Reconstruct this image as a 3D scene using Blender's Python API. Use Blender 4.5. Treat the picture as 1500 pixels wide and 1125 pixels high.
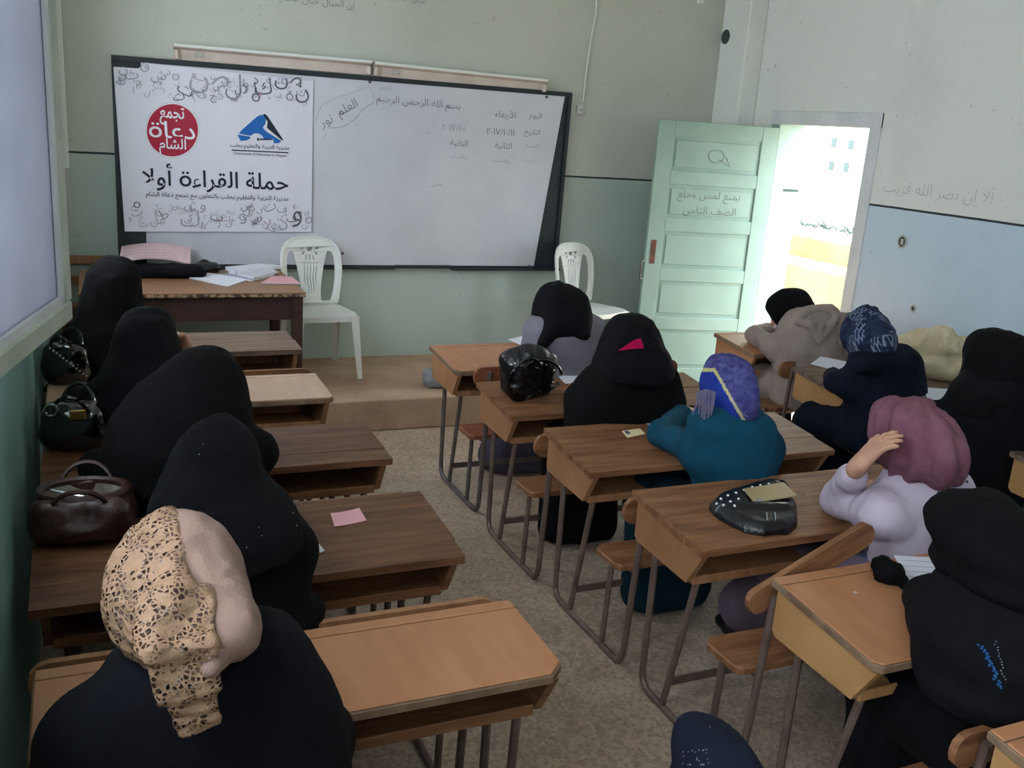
import bpy, bmesh, math, random
import numpy as np
from mathutils import Vector, Matrix, Euler

random.seed(7); RNG = np.random.default_rng(7)
SC = bpy.context.scene; COL = SC.collection
for o in list(bpy.data.objects): bpy.data.objects.remove(o)

# ------------------------------------------------------------------ camera
CAM = np.array([0.0, 0.0, 1.93]); FPX = 1391.74
YAW, PITCH, ROLL = map(math.radians, (24.789, 15.168, 4.074))
_f = np.array([math.sin(YAW)*math.cos(PITCH), math.cos(YAW)*math.cos(PITCH), -math.sin(PITCH)])
_r0 = np.array([math.cos(YAW), -math.sin(YAW), 0.0]); _u0 = np.cross(_r0, _f)
_r = math.cos(ROLL)*_r0 + math.sin(ROLL)*_u0; _u = -math.sin(ROLL)*_r0 + math.cos(ROLL)*_u0
cd = bpy.data.cameras.new('camera'); cam = bpy.data.objects.new('camera', cd); COL.objects.link(cam)
cd.sensor_width = 36; cd.lens = FPX/1500*36; cd.clip_start = .02; cd.clip_end = 200
cam.matrix_world = Matrix(((_r[0], _u[0], -_f[0], CAM[0]), (_r[1], _u[1], -_f[1], CAM[1]), (_r[2], _u[2], -_f[2], CAM[2]), (0, 0, 0, 1)))
SC.camera = cam
def ray(x, y): return _f + (x-750)/FPX*_r - (y-562.5)/FPX*_u
def atY(x, y, Y): d = ray(x, y); return CAM + d*(Y/d[1])
def atZ(x, y, Z): d = ray(x, y); return CAM + d*((Z-CAM[2])/d[2])
def pix(C):
    d = np.asarray(C)-CAM; z = d@_f; return 750+FPX*(d@_r)/z, 562.5-FPX*(d@_u)/z
def atX(x, y, X): d = ray(x, y); return CAM + d*(X/d[0])

# ------------------------------------------------------------------ world, sun, exposure
SC.view_settings.view_transform = 'Standard'; SC.view_settings.look = 'None'
SC.view_settings.gamma = 1; SC.view_settings.use_curve_mapping = False
SC.view_settings.exposure = 4.12
W = bpy.data.worlds.new('sky'); SC.world = W; W.use_nodes = True
nt = W.node_tree; bg = nt.nodes['Background']
sky = nt.nodes.new('ShaderNodeTexSky'); sky.sky_type = 'HOSEK_WILKIE'
sky.sun_direction = (.47, .58, .67); sky.turbidity = 4.5; sky.ground_albedo = .45
mxw = nt.nodes.new('ShaderNodeMix'); mxw.data_type = 'RGBA'; mxw.inputs[0].default_value = .8
mxw.inputs[7].default_value = (.86, .94, 1.06, 1)
nt.links.new(sky.outputs[0], mxw.inputs[6]); nt.links.new(mxw.outputs[2], bg.inputs[0])
bg.inputs[1].default_value = 1.0
sd = bpy.data.lights.new('sun', 'SUN'); sun = bpy.data.objects.new('sun', sd); COL.objects.link(sun)
sd.energy = 1.1; sd.angle = .01; sd.color = (1, .93, .82)
sun.rotation_euler = Vector((-.47, -.58, -.72)).to_track_quat('-Z', 'Y').to_euler()
sun.location = (9, 10, 9)
SC.cycles.max_bounces = 8; SC.cycles.diffuse_bounces = 5; SC.cycles.transparent_max_bounces = 12
SC.cycles.sample_clamp_indirect = 6

# ------------------------------------------------------------------ helpers
def lin(c):
    c = c.lstrip('#'); v = [int(c[i:i+2], 16)/255 for i in (0, 2, 4)]
    return tuple(x/12.92 if x <= .04045 else ((x+.055)/1.055)**2.4 for x in v) + (1,)
MATS = {}
def mat(name, col, rough=.7, col2=None, scale=6, detail=4, stretch=(1, 1, 1), bump=0, bscale=None, metal=0, spec=.4, lo=.35, hi=.65, sheen=0, coat=0, bstretch=None):
    m = bpy.data.materials.new(name); m.use_nodes = True; n = m.node_tree.nodes; l = m.node_tree.links
    b = n['Principled BSDF']; b.inputs['Roughness'].default_value = rough; b.inputs['Metallic'].default_value = metal
    b.inputs['Specular IOR Level'].default_value = spec
    if sheen: b.inputs['Sheen Weight'].default_value = sheen
    if coat: b.inputs['Coat Weight'].default_value = coat
    b.inputs['Base Color'].default_value = lin(col)
    if col2 or bump:
        tc = n.new('ShaderNodeTexCoord'); oi = n.new('ShaderNodeObjectInfo')
        ad = n.new('ShaderNodeVectorMath'); ad.operation = 'ADD'
        l.new(tc.outputs['Object'], ad.inputs[0])
        mu = n.new('ShaderNodeMath'); mu.operation = 'MULTIPLY'; mu.inputs[1].default_value = 17.0
        l.new(oi.outputs['Random'], mu.inputs[0]); l.new(mu.outputs[0], ad.inputs[1])
    if col2:
        mp = n.new('ShaderNodeMapping'); mp.inputs['Scale'].default_value = stretch; l.new(ad.outputs[0], mp.inputs[0])
        no = n.new('ShaderNodeTexNoise'); no.inputs['Scale'].default_value = scale; no.inputs['Detail'].default_value = detail
        no.inputs['Roughness'].default_value = .6
        l.new(mp.outputs[0], no.inputs[0])
        cr = n.new('ShaderNodeValToRGB'); cr.color_ramp.elements[0].position = lo; cr.color_ramp.elements[1].position = hi
        cr.color_ramp.elements[0].color = lin(col); cr.color_ramp.elements[1].color = lin(col2)
        l.new(no.outputs[0], cr.inputs[0]); l.new(cr.outputs[0], b.inputs['Base Color'])
    if bump:
        mp = n.new('ShaderNodeMapping'); mp.inputs['Scale'].default_value = bstretch or stretch; l.new(ad.outputs[0], mp.inputs[0])
        no = n.new('ShaderNodeTexNoise'); no.inputs['Scale'].default_value = bscale or scale*4; no.inputs['Detail'].default_value = 3
        l.new(mp.outputs[0], no.inputs[0])
        bp = n.new('ShaderNodeBump'); bp.inputs['Strength'].default_value = min(1, bump); bp.inputs['Distance'].default_value = .004
        l.new(no.outputs[0], bp.inputs['Height']); l.new(bp.outputs[0], b.inputs['Normal'])
    MATS[name] = m; return m
def M(x): return MATS[x] if isinstance(x, str) else x

def rawobj(name, me, m, parent=None, loc=None, smooth=False):
    o = bpy.data.objects.new(name, me); COL.objects.link(o)
    if m is not None and len(me.materials) == 0: me.materials.append(M(m))
    if loc is not None: o.location = loc
    if parent is not None: o.parent = parent
    if smooth: me.polygons.foreach_set('use_smooth', [True]*len(me.polygons))
    return o
def mesh(name, V, F, m, parent=None, loc=None, smooth=False):
    me = bpy.data.meshes.new(name); me.from_pydata([tuple(map(float, v)) for v in V], [], F); me.update()
    return rawobj(name, me, m, parent, loc, smooth)
class MB:
    """collects shapes and links them as one mesh object"""
    def __init__(s): s.bm = bmesh.new()
    def box(s, lo, hi, bev=0, rot=None, piv=None, seg=1):
        lo = Vector(lo); hi = Vector(hi); c = (lo+hi)/2; d = hi-lo
        g = bmesh.ops.create_cube(s.bm, size=1); vs = g['verts']
        for v in vs: v.co = Vector((v.co.x*d.x, v.co.y*d.y, v.co.z*d.z))
        if bev:
            es = list({e for v in vs for e in v.link_edges})
            r = bmesh.ops.bevel(s.bm, geom=es, offset=min(bev, min(d)*.45), segments=seg, affect='EDGES', profile=.5)
            vs = list({v for f in r['faces'] for v in f.verts} | {v for v in vs if v.is_valid})
            # gather the whole island
            st = list(vs); seen = set(st)
            while st:
                v = st.pop()
                for e in v.link_edges:
                    w = e.other_vert(v)
                    if w not in seen: seen.add(w); st.append(w)
            vs = list(seen)
        if rot is not None:
            R = Euler(rot).to_matrix() if not isinstance(rot, Matrix) else rot
            p = Vector(piv)-c if piv is not None else Vector((0, 0, 0))
            for v in vs: v.co = R @ (v.co-p) + p
        for v in vs: v.co += c
        return vs
    def tube(s, pts, r, n=8, cap=True):
        pts = [Vector(p) for p in pts]; rs = r if isinstance(r, (list, tuple)) else [r]*len(pts)
        rings = []; up = None
        for i, p in enumerate(pts):
            t = (pts[min(i+1, len(pts)-1)]-pts[max(i-1, 0)]).normalized()
            if up is None:
                up = t.orthogonal().normalized()
            up = (up - t*up.dot(t)).normalized(); sd_ = t.cross(up)
            rings.append([s.bm.verts.new(p + (up*math.cos(2*math.pi*k/n) + sd_*math.sin(2*math.pi*k/n))*rs[i]) for k in range(n)])
        for a, b in zip(rings, rings[1:]):
            for k in range(n): s.bm.faces.new((a[k], a[(k+1) % n], b[(k+1) % n], b[k]))
        if cap: s.bm.faces.new(rings[0][::-1]); s.bm.faces.new(rings[-1])
    def prism(s, poly, a0, a1, axis=0):
        """2-D polygon extruded along axis"""
        def mk(q, a):
            v = [0, 0, 0]; o = [i for i in range(3) if i != axis]; v[axis] = a; v[o[0]] = q[0]; v[o[1]] = q[1]; return s.bm.verts.new(v)
        A = [mk(q, a0) for q in poly]; B = [mk(q, a1) for q in poly]; n = len(poly)
        s.bm.faces.new(A[::-1]); s.bm.faces.new(B)
        for i in range(n): s.bm.faces.new((A[i], A[(i+1) % n], B[(i+1) % n], B[i]))
    def sphere(s, c, r, seg=10, rings=6, scale=(1, 1, 1)):
        g = bmesh.ops.create_uvsphere(s.bm, u_segments=seg, v_segments=rings, radius=r)
        for v in g['verts']: v.co = Vector((v.co.x*scale[0], v.co.y*scale[1], v.co.z*scale[2])) + Vector(c)
    def cyl(s, p0, p1, r, n=12): s.tube([p0, p1], r, n)
    def build(s, name, m, parent=None, loc=None, smooth=False):
        bmesh.ops.recalc_face_normals(s.bm, faces=s.bm.faces)
        me = bpy.data.meshes.new(name); s.bm.to_mesh(me); s.bm.free()
        o = rawobj(name, me, m, parent, loc)
        if smooth:
            me.polygons.foreach_set('use_smooth', [True]*len(me.polygons))
            try: me.set_sharp_from_angle(angle=math.radians(40))
            except Exception: pass
        return o
def box(name, lo, hi, m, parent=None, bev=0, loc=None):
    b = MB(); b.box(lo, hi, bev); return b.build(name, m, parent, loc)
def empty(name, loc=(0, 0, 0), rz=0):
    o = bpy.data.objects.new(name, None); COL.objects.link(o); o.location = loc; o.rotation_euler = (0, 0, rz); o.empty_display_size = .05; return o
def tag(o, label=None, cat=None, group=None, kind=None):
    if label: o['label'] = label
    if cat: o['category'] = cat
    if group: o['group'] = group
    if kind: o['kind'] = kind
    return o
def struct(o): o['kind'] = 'structure'; return o
def bend(pts, r, n=5):
    """rounds the corners of a polyline"""
    pts = [Vector(p) for p in pts]; out = [pts[0]]
    for a, b, c in zip(pts, pts[1:], pts[2:]):
        u = (a-b); v = (c-b); d = min(r, u.length*.45, v.length*.45); p = b+u.normalized()*d; q = b+v.normalized()*d
        for i in range(n+1):
            t = i/n; out.append(p*(1-t)**2 + b*2*t*(1-t) + q*t*t)
    out.append(pts[-1]); return out

# ------------------------------------------------------------------ materials
def wall_mat(name, up, lowc, zs=1.59, grime='#6e7468', line='#2b3538', stripe=True, up2=None):
    m = bpy.data.materials.new(name); m.use_nodes = True; n = m.node_tree.nodes; l = m.node_tree.links
    b = n['Principled BSDF']; b.inputs['Roughness'].default_value = .6; b.inputs['Specular IOR Level'].default_value = .3
    tc = n.new('ShaderNodeTexCoord'); sp = n.new('ShaderNodeSeparateXYZ'); l.new(tc.outputs['Object'], sp.inputs[0])
    no = n.new('ShaderNodeTexNoise'); no.inputs['Scale'].default_value = 1.6; no.inputs['Detail'].default_value = 7; no.inputs['Roughness'].default_value = .65; l.new(tc.outputs['Object'], no.inputs[0])
    fin = n.new('ShaderNodeTexNoise'); fin.inputs['Scale'].default_value = 60; fin.inputs['Detail'].default_value = 3; l.new(tc.outputs['Object'], fin.inputs[0])
    wob = n.new('ShaderNodeMath'); wob.operation = 'MULTIPLY_ADD'; wob.inputs[1].default_value = .012; l.new(no.outputs[0], wob.inputs[0]); l.new(sp.outputs[2], wob.inputs[2])
    def gt(v):
        g = n.new('ShaderNodeMath'); g.operation = 'GREATER_THAN'; g.inputs[1].default_value = v; l.new(wob.outputs[0], g.inputs[0]); return g.outputs[0]
    def mix(f, a, c2):
        x = n.new('ShaderNodeMix'); x.data_type = 'RGBA'
        for sock, v in ((x.inputs[0], f), (x.inputs[6], a), (x.inputs[7], c2)):
            if isinstance(v, (tuple, float)): sock.default_value = v
            else: l.new(v, sock)
        return x.outputs[2]
    c = mix(gt(zs+.006), lin(lowc), lin(up))
    if stripe:
        c = mix(gt(zs-.006), lin(lowc), mix(gt(zs+.008), lin(line), lin(up)))
    r = n.new('ShaderNodeValToRGB'); r.color_ramp.elements[0].position = .50; r.color_ramp.elements[1].position = .80
    r.color_ramp.elements[0].color = (0, 0, 0, 1); r.color_ramp.elements[1].color = (.16, .16, .16, 1); l.new(no.outputs[0], r.inputs[0])
    c = mix(r.outputs[0], c, lin(grime))
    sk = n.new('ShaderNodeTexNoise'); sk.inputs['Scale'].default_value = 22; sk.inputs['Detail'].default_value = 2; l.new(tc.outputs['Object'], sk.inputs[0])
    r2 = n.new('ShaderNodeValToRGB'); r2.color_ramp.elements[0].position = .70; r2.color_ramp.elements[1].position = .76
    r2.color_ramp.elements[0].color = (0, 0, 0, 1); r2.color_ramp.elements[1].color = (.3, .3, .3, 1); l.new(sk.outputs[0], r2.inputs[0])
    c = mix(r2.outputs[0], c, lin('#75776c'))
    l.new(c, b.inputs['Base Color'])
    bp = n.new('ShaderNodeBump'); bp.inputs['Strength'].default_value = .25; bp.inputs['Distance'].default_value = .004; l.new(fin.outputs[0], bp.inputs['Height']); l.new(bp.outputs[0], b.inputs['Normal'])
    MATS[name] = m; return m
wall_mat('paint_front', '#bfc3b6', '#b0beb4')
wall_mat('paint_right', '#e2e5de', '#c3d7e3')  # right wall tones lightened to stand in for stronger window light
wall_mat('paint_left', '#c3c8b8', '#7fa39d')
wall_mat('paint_plain', '#c9ccc0', '#a9c0c4')
mat('ceiling_paint', '#d5d6cf', .8)
def floor_mat():
    m = bpy.data.materials.new('terrazzo'); m.use_nodes = True; n = m.node_tree.nodes; l = m.node_tree.links; b = n['Principled BSDF']
    b.inputs['Roughness'].default_value = .42; b.inputs['Specular IOR Level'].default_value = .4
    tc = n.new('ShaderNodeTexCoord')
    v = n.new('ShaderNodeTexVoronoi'); v.inputs['Scale'].default_value = 75; l.new(tc.outputs['Object'], v.inputs[0])
    no = n.new('ShaderNodeTexNoise'); no.inputs['Scale'].default_value = 2.2; no.inputs['Detail'].default_value = 8; no.inputs['Roughness'].default_value = .7; l.new(tc.outputs['Object'], no.inputs[0])
    br = n.new('ShaderNodeTexBrick'); br.offset = 0; br.inputs['Scale'].default_value = 1; br.inputs['Brick Width'].default_value = .3; br.inputs['Row Height'].default_value = .3; br.inputs['Mortar Size'].default_value = .0022; br.inputs['Mortar Smooth'].default_value = .2
    br.inputs['Color1'].default_value = (1, 1, 1, 1); br.inputs['Color2'].default_value = (.97, .97, .97, 1); br.inputs['Mortar'].default_value = (.86, .85, .84, 1); l.new(tc.outputs['Object'], br.inputs[0])
    cr = n.new('ShaderNodeValToRGB'); e = cr.color_ramp.elements; e[0].position = .25; e[0].color = lin('#a08b78'); e[1].position = .75; e[1].color = lin('#c6b4a2'); l.new(no.outputs[0], cr.inputs[0])
    bw = n.new('ShaderNodeRGBToBW'); l.new(v.outputs['Color'], bw.inputs[0])
    chip = n.new('ShaderNodeValToRGB'); e = chip.color_ramp.elements; e[0].position = .2; e[0].color = (.72, .70, .68, 1); e[1].position = .8; e[1].color = (1.12, 1.1, 1.06, 1); l.new(bw.outputs[0], chip.inputs[0])
    m1 = n.new('ShaderNodeMix'); m1.data_type = 'RGBA'; m1.blend_type = 'MULTIPLY'; m1.inputs[0].default_value = 1; l.new(cr.outputs[0], m1.inputs[6]); l.new(chip.outputs[0], m1.inputs[7])
    m2 = n.new('ShaderNodeMix'); m2.data_type = 'RGBA'; m2.blend_type = 'MULTIPLY'; m2.inputs[0].default_value = 1; l.new(m1.outputs[2], m2.inputs[6]); l.new(br.outputs[0], m2.inputs[7])
    l.new(m2.outputs[2], b.inputs['Base Color'])
    bp = n.new('ShaderNodeBump'); bp.inputs['Strength'].default_value = .06; bp.inputs['Distance'].default_value = .003; l.new(no.outputs[0], bp.inputs['Height']); l.new(bp.outputs[0], b.inputs['Normal'])
    MATS['terrazzo'] = m
floor_mat()
mat('concrete', '#bb9f84', .75, '#a0826a', 3, 8, bump=.4, bscale=25)
mat('old_wood', '#5e3822', .5, '#9c6f4a', 3.2, 8, (1, 9, 9), bump=.6, bscale=9, lo=.28, hi=.72)
mat('old_wood_grey', '#574538', .55, '#8a7462', 3.2, 8, (1, 14, 14), bump=.5, bscale=9)
mat('plank_wood', '#45291a', .45, '#80573a', 3, 8, (1, 9, 9), bump=.6, bscale=8, lo=.3, hi=.75)
mat('laminate', '#a8734e', .38, '#b58059', 3, 5, (6, 1, 6), bump=.06, bscale=30)
mat('laminate_pale', '#b5947a', .38, '#c2a48b', 3, 5, (6, 1, 6), bump=.06, bscale=30)
mat('laminate_edge', '#8a7259', .7, '#6b533f', 12, 4)
mat('panel_wood', '#8f6443', .5, '#a97a54', 4, 6, (8, 1, 1), bump=.4, bscale=12)
mat('panel_pale', '#a87c4c', .5, '#b88e5d', 4, 6, (8, 1, 1), bump=.3, bscale=12)
mat('shelf_dark', '#3a281d', .7, '#4a3527', 6, 4, (1, 8, 8))
mat('red_wood', '#7a4632', .4, '#8c543c', 4, 5, (1, 12, 12), bump=.2, bscale=9)
mat('steel_brown', '#6a5850', .42, '#7f6c63', 14, 4, metal=.35, spec=.5)
mat('steel_grey', '#77716e', .40, '#5c534e', 14, 4, metal=.45, spec=.5)
mat('mint_paint', '#8aa497', .5, '#96afa2', 3, 6, bump=.15, bscale=14)
mat('mint_dark', '#3c4b47', .8)
mat('frame_white', '#dcdfe0', .55, '#cdd1d2', 5, 5, bump=.2, bscale=20)
mat('sash_paint', '#a9b3a4', .55, '#c2c8ba', 7, 6, bump=.25, bscale=20)
mat('board_black', '#1f2529', .5, '#2b3338', 4, 5)
mat('board_white', '#d3d5dc', .22, '#c6c9d1', 1.6, 6, spec=.5)
mat('banner_white', '#dcdde6', .5)
mat('white_plastic', '#dfe2dc', .38, spec=.5)
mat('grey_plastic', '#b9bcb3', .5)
mat('lamp_metal', '#d6cbbf', .5, '#c2b2a6', 4, 5)
mat('black_plastic', '#15161a', .35)
mat('paper', '#e3e5ee', .7); mat('paper_pink', '#e3a9ae', .7); mat('paper_cream', '#e6d7a8', .6)
mat('ink', '#23242b', .6); mat('ink_grey', '#8b8d94', .6); mat('ink_mid', '#5b5d66', .6); mat('ink_red', '#b9a0a6', .6)
mat('ink_light', '#a4a4ad', .6)
mat('logo_red', '#a81f3c', .5); mat('logo_blue', '#1f66b3', .5); mat('logo_navy', '#1d2433', .5); mat('logo_white', '#e8e8ee', .5)
mat('skin', '#b98a70', .5, '#c4967c', 10, 3, spec=.35)
# ------------------------------------------------------------------ room shell
XL, XR, YF, YB, ZC = -.21, 4.85, 6.67, -2.2, 3.45
PH, PY = .21, 5.56
fl = box('floor', (XL-.25, YB-.25, -.12), (XR+.25, YF+.25, 0), 'terrazzo'); struct(fl)
struct(box('ceiling', (XL-.25, YB-.25, ZC), (XR+.25, YF+.25, ZC+.15), 'ceiling_paint'))
struct(box('wall_front', (XL-.25, YF, 0), (XR+.25, YF+.22, ZC), 'paint_front'))
struct(box('wall_back', (XL-.25, YB-.22, 0), (XR+.25, YB, ZC), 'paint_plain'))
# right wall with the door opening
DY0, DY1, DZ = 5.06, 6.0, 2.09
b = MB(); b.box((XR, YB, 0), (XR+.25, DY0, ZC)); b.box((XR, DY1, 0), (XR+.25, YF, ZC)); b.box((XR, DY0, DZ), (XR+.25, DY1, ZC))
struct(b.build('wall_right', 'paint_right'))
# left wall with three window openings
WZ0, WZ1 = 1.30, 3.10
WINS = [(-1.95, -.0), (.72, 2.80), (4.3, 5.7)]
b = MB(); ys = [YB]+[v for w in WINS for v in w]+[YF]
for i in range(0, len(ys), 2): b.box((XL-.25, ys[i], 0), (XL, ys[i+1], ZC))
for y0, y1 in WINS: b.box((XL-.25, y0, 0), (XL, y1, WZ0)); b.box((XL-.25, y0, WZ1), (XL, y1, ZC))
struct(b.build('wall_left', 'paint_left'))
# teacher's platform
b = MB(); b.box((XL, PY, 0), (3.78, YF, PH), .012, seg=2)
pf = b.build('platform', 'concrete'); struct(pf)
# corner pillar between front wall and right wall
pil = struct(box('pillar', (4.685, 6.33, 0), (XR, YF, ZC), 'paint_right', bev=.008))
c = atX(1063, 54, 4.685)
b = MB(); b.tube([(4.683, c[1], c[2]), (4.687, c[1], c[2])], .055, 20); b.build('duct_hole', 'mint_dark', pil)

# ---- windows on the left wall
gm = bpy.data.materials.new('dusty_glass'); gm.use_nodes = True; n = gm.node_tree.nodes; l = gm.node_tree.links
for x in list(n):
    if x.type != 'OUTPUT_MATERIAL': n.remove(x)
out = [x for x in n if x.type == 'OUTPUT_MATERIAL'][0]
tr = n.new('ShaderNodeBsdfTransparent'); tl = n.new('ShaderNodeBsdfTranslucent'); df = n.new('ShaderNodeBsdfDiffuse'); a1 = n.new('ShaderNodeMixShader'); a2 = n.new('ShaderNodeMixShader')
tl.inputs[0].default_value = (.19, .193, .212, 1); df.inputs[0].default_value = (.45, .45, .5, 1); a1.inputs[0].default_value = .25
tcn = n.new('ShaderNodeTexCoord'); nn = n.new('ShaderNodeTexNoise'); nn.inputs['Scale'].default_value = 4; nn.inputs['Detail'].default_value = 7; l.new(tcn.outputs['Object'], nn.inputs[0])
rr = n.new('ShaderNodeMapRange'); rr.inputs[1].default_value = .3; rr.inputs[2].default_value = .7; rr.inputs[3].default_value = .972; rr.inputs[4].default_value = 1.0; l.new(nn.outputs[0], rr.inputs[0])
l.new(tl.outputs[0], a1.inputs[1]); l.new(df.outputs[0], a1.inputs[2]); l.new(rr.outputs[0], a2.inputs[0]); l.new(tr.outputs[0], a2.inputs[1]); l.new(a1.outputs[0], a2.inputs[2]); l.new(a2.outputs[0], out.inputs[0])
MATS['dusty_glass'] = gm
cg = bpy.data.materials.new('clear_glass'); cg.use_nodes = True; n = cg.node_tree.nodes; l = cg.node_tree.links
b_ = n['Principled BSDF']; b_.inputs['Roughness'].default_value = .08; b_.inputs['Base Color'].default_value = (.9, .92, .95, 1)
out = [x for x in n if x.type == 'OUTPUT_MATERIAL'][0]; tr = n.new('ShaderNodeBsdfTransparent'); ms = n.new('ShaderNodeMixShader'); ms.inputs[0].default_value = .1
l.new(tr.outputs[0], ms.inputs[1]); l.new(b_.outputs[0], ms.inputs[2]); l.new(ms.outputs[0], out.inputs[0]); MATS['clear_glass'] = cg
def sash(parent, w, h, glass, nm='sash'):
    """sash in its own plane: local x 0..w along, z 0..h up; hinge at x=0"""
    e = empty(nm); e.parent = parent; t = .042; fw = .055
    f = MB()
    f.box((0, -t/2, 0), (w, t/2, fw), .006); f.box((0, -t/2, h-fw), (w, t/2, h), .006)
    f.box((0, -t/2, fw), (fw, t/2, h-fw), .004); f.box((w-fw, -t/2, fw), (w, t/2, h-fw), .004)
    f.build('sash_frame', 'sash_paint', e)
    p = MB()   # putty bead round the pane
    for s in (-1, 1):
        y0, y1 = sorted((s*.006, s*.016))
        p.box((fw-.004, y0, fw), (w-fw+.004, y1, fw+.022)); p.box((fw-.004, y0, h-fw-.022), (w-fw+.004, y1, h-fw)); p.box((fw-.004, y0, fw), (fw+.026, y1, h-fw)); p.box((w-fw-.026, y0, fw), (w-fw+.004, y1, h-fw))
    p.build('putty', 'frame_white', e)
    box('pane', (fw-.002, -.003, fw-.002), (w-fw+.002, .003, h-fw+.002), glass, e)
    return e
for i, (y0, y1) in enumerate(WINS):
    wn = empty('window_%d' % (i+1), (XL-.12, y0, WZ0)); struct(wn)
    f = MB(); t = .05; W_ = y1-y0; H_ = WZ1-WZ0; x0, x1 = -.04, .04
    f.box((x0, 0, 0), (x1, W_, t)); f.box((x0, 0, H_-t), (x1, W_, H_)); f.box((x0, 0, t), (x1, t, H_-t)); f.box((x0, W_-t, t), (x1, W_, H_-t))
    f.build('window_frame', 'frame_white', wn)
    sl = MB(); sl.box((-.13, -.0, -.025), (.128, W_+.0, .0), .004); sl.build('window_sill', 'concrete', wn)
    ns = 3; sw = (W_-2*t)/ns
    if i == 1:   # the leaf next to the front of the room stands ajar into the room
        for k in range(2):
            s_ = sash(wn, sw, H_-2*t, 'clear_glass'); s_.location = (0, t+sw*k, t); s_.rotation_euler = (0, 0, math.pi/2)
        P1 = atZ(95, 468, 1.35); P0 = atZ(0, 545, 1.35)
        dv = (P1-P0)[:2]; dv /= np.linalg.norm(dv); tt = (XL-.10-P1[0])/dv[0]; H0 = P1[:2]+dv*tt; L_ = np.linalg.norm(P1[:2]-H0)
        s_ = sash(wn, L_, 1.55, 'dusty_glass'); s_.location = (H0[0]-(XL-.12), H0[1]-y0, 1.35-WZ0); s_.rotation_euler = (0, 0, math.atan2(dv[1], dv[0]))
    else:
        for k in range(ns):
            s_ = sash(wn, sw, H_-2*t, 'clear_glass'); s_.location = (0, t+sw*k, t); s_.rotation_euler = (0, 0, math.pi/2)
for i, (y0, y1) in enumerate(WINS):      # portals: guide sampling of the sky only
    a = bpy.data.lights.new('window_portal', 'AREA'); a.shape = 'RECTANGLE'; a.size = WZ1-WZ0; a.size_y = y1-y0
    a.cycles.is_portal = True
    o = bpy.data.objects.new('window_portal', a); COL.objects.link(o); o.location = (XL-.27, (y0+y1)/2, (WZ0+WZ1)/2); o.rotation_euler = (0, -math.pi/2, 0)
a = bpy.data.lights.new('door_portal', 'AREA'); a.shape = 'RECTANGLE'; a.size = DZ; a.size_y = DY1-DY0; a.cycles.is_portal = True
o = bpy.data.objects.new('door_portal', a); COL.objects.link(o); o.location = (XR+.27, (DY0+DY1)/2, DZ/2); o.rotation_euler = (0, math.pi/2, 0)

# ---- door frame and open door leaf
df_ = empty('door_1', (XR, DY0, 0)); struct(df_)
f = MB(); w = DY1-DY0
f.box((-.015, -.09, 0), (.10, .012, DZ+.09), .005); f.box((-.017, -.09, DZ-.012), (.10, w+.09, DZ+.09), .005)
f.build('door_frame', 'frame_white', df_)
box('jamb', (-.015, w-.012, 0), (.10, w+.09, DZ-.012), 'mint_paint', df_, bev=.004)
rv = MB(); rv.box((.10, w-.006, 0), (.25, w+.002, DZ)); rv.box((.10, -.002, 0), (.25, .006, DZ)); rv.box((.10, 0, DZ-.005), (.25, w, DZ+.002))
rv.build('reveal', 'mint_paint', df_)
box('reveal_line', (.10, w-.009, 1.585), (.25, w-.005, 1.605), 'mint_dark', df_)
TL = atY(965, 178, 6.20); hinge = np.array([XR-.03, 5.985])
dv = TL[:2]-hinge; LW = np.linalg.norm(dv); ang = math.atan2(dv[1], dv[0])
leaf = empty('door_leaf', (hinge[0]-XR, hinge[1]-DY0, .012), ang); leaf.parent = df_
LH = 2.04; st = .125; th = .04
rails = [0, .20, .60, .68, 1.00, 1.08, 1.40, 1.48, 1.80, 1.90, LH]
# local x along the leaf (0 hinge .. LW), y thickness, z up
for x0, x1 in ((0, st), (LW-st, LW)): box('stile', (x0, -th/2, 0), (x1, th/2, LH), 'mint_paint', leaf, bev=.003)
bands = [(0, .16), (.47, .57), (.85, .95), (1.23, 1.33), (1.58, 1.68), (1.93, LH)]
for z0, z1 in bands: box('rail', (st, -th/2+.001, z0), (LW-st, th/2-.001, z1), 'mint_paint', leaf, bev=.003)
for (a0, a1), (b0, b1) in zip(bands, bands[1:]):
    z0, z1 = a1, b0; p = MB(); p.box((st-.003, -.006, z0-.003), (LW-st+.003, .006, z1+.003))
    for s in (-1, 1):
        y0, y1 = sorted((s*.006, s*.013)); p.box((st+.028, y0, z0+.028), (LW-st-.028, y1, z1-.028), .006)
    p.build('panel', 'mint_paint', leaf)
mat('rust', '#7a4a3a', .6, '#5e3a30', 20, 3)
for s in (-1, 1):
    y0, y1 = sorted((s*th/2, s*(th/2+.003)))
    lp = box('lock_plate', (LW-.075, y0, .98), (LW-.035, y1, 1.16), 'rust', leaf); box('keyhole', (LW-.060, y0*1.0+s*.0035-.001*(s > 0), 1.05), (LW-.050, y0*1.0+s*.0045, 1.075), 'mint_dark', lp)
h = MB()
for s in (1,): h.tube(bend([(LW+.004, s*.015, .86), (LW+.03, s*.03, .86), (LW+.03, s*.03, 1.0), (LW+.004, s*.015, 1.0)], .02), .006, 6)
h.build('pull_handle', 'steel_grey', leaf)

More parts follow.
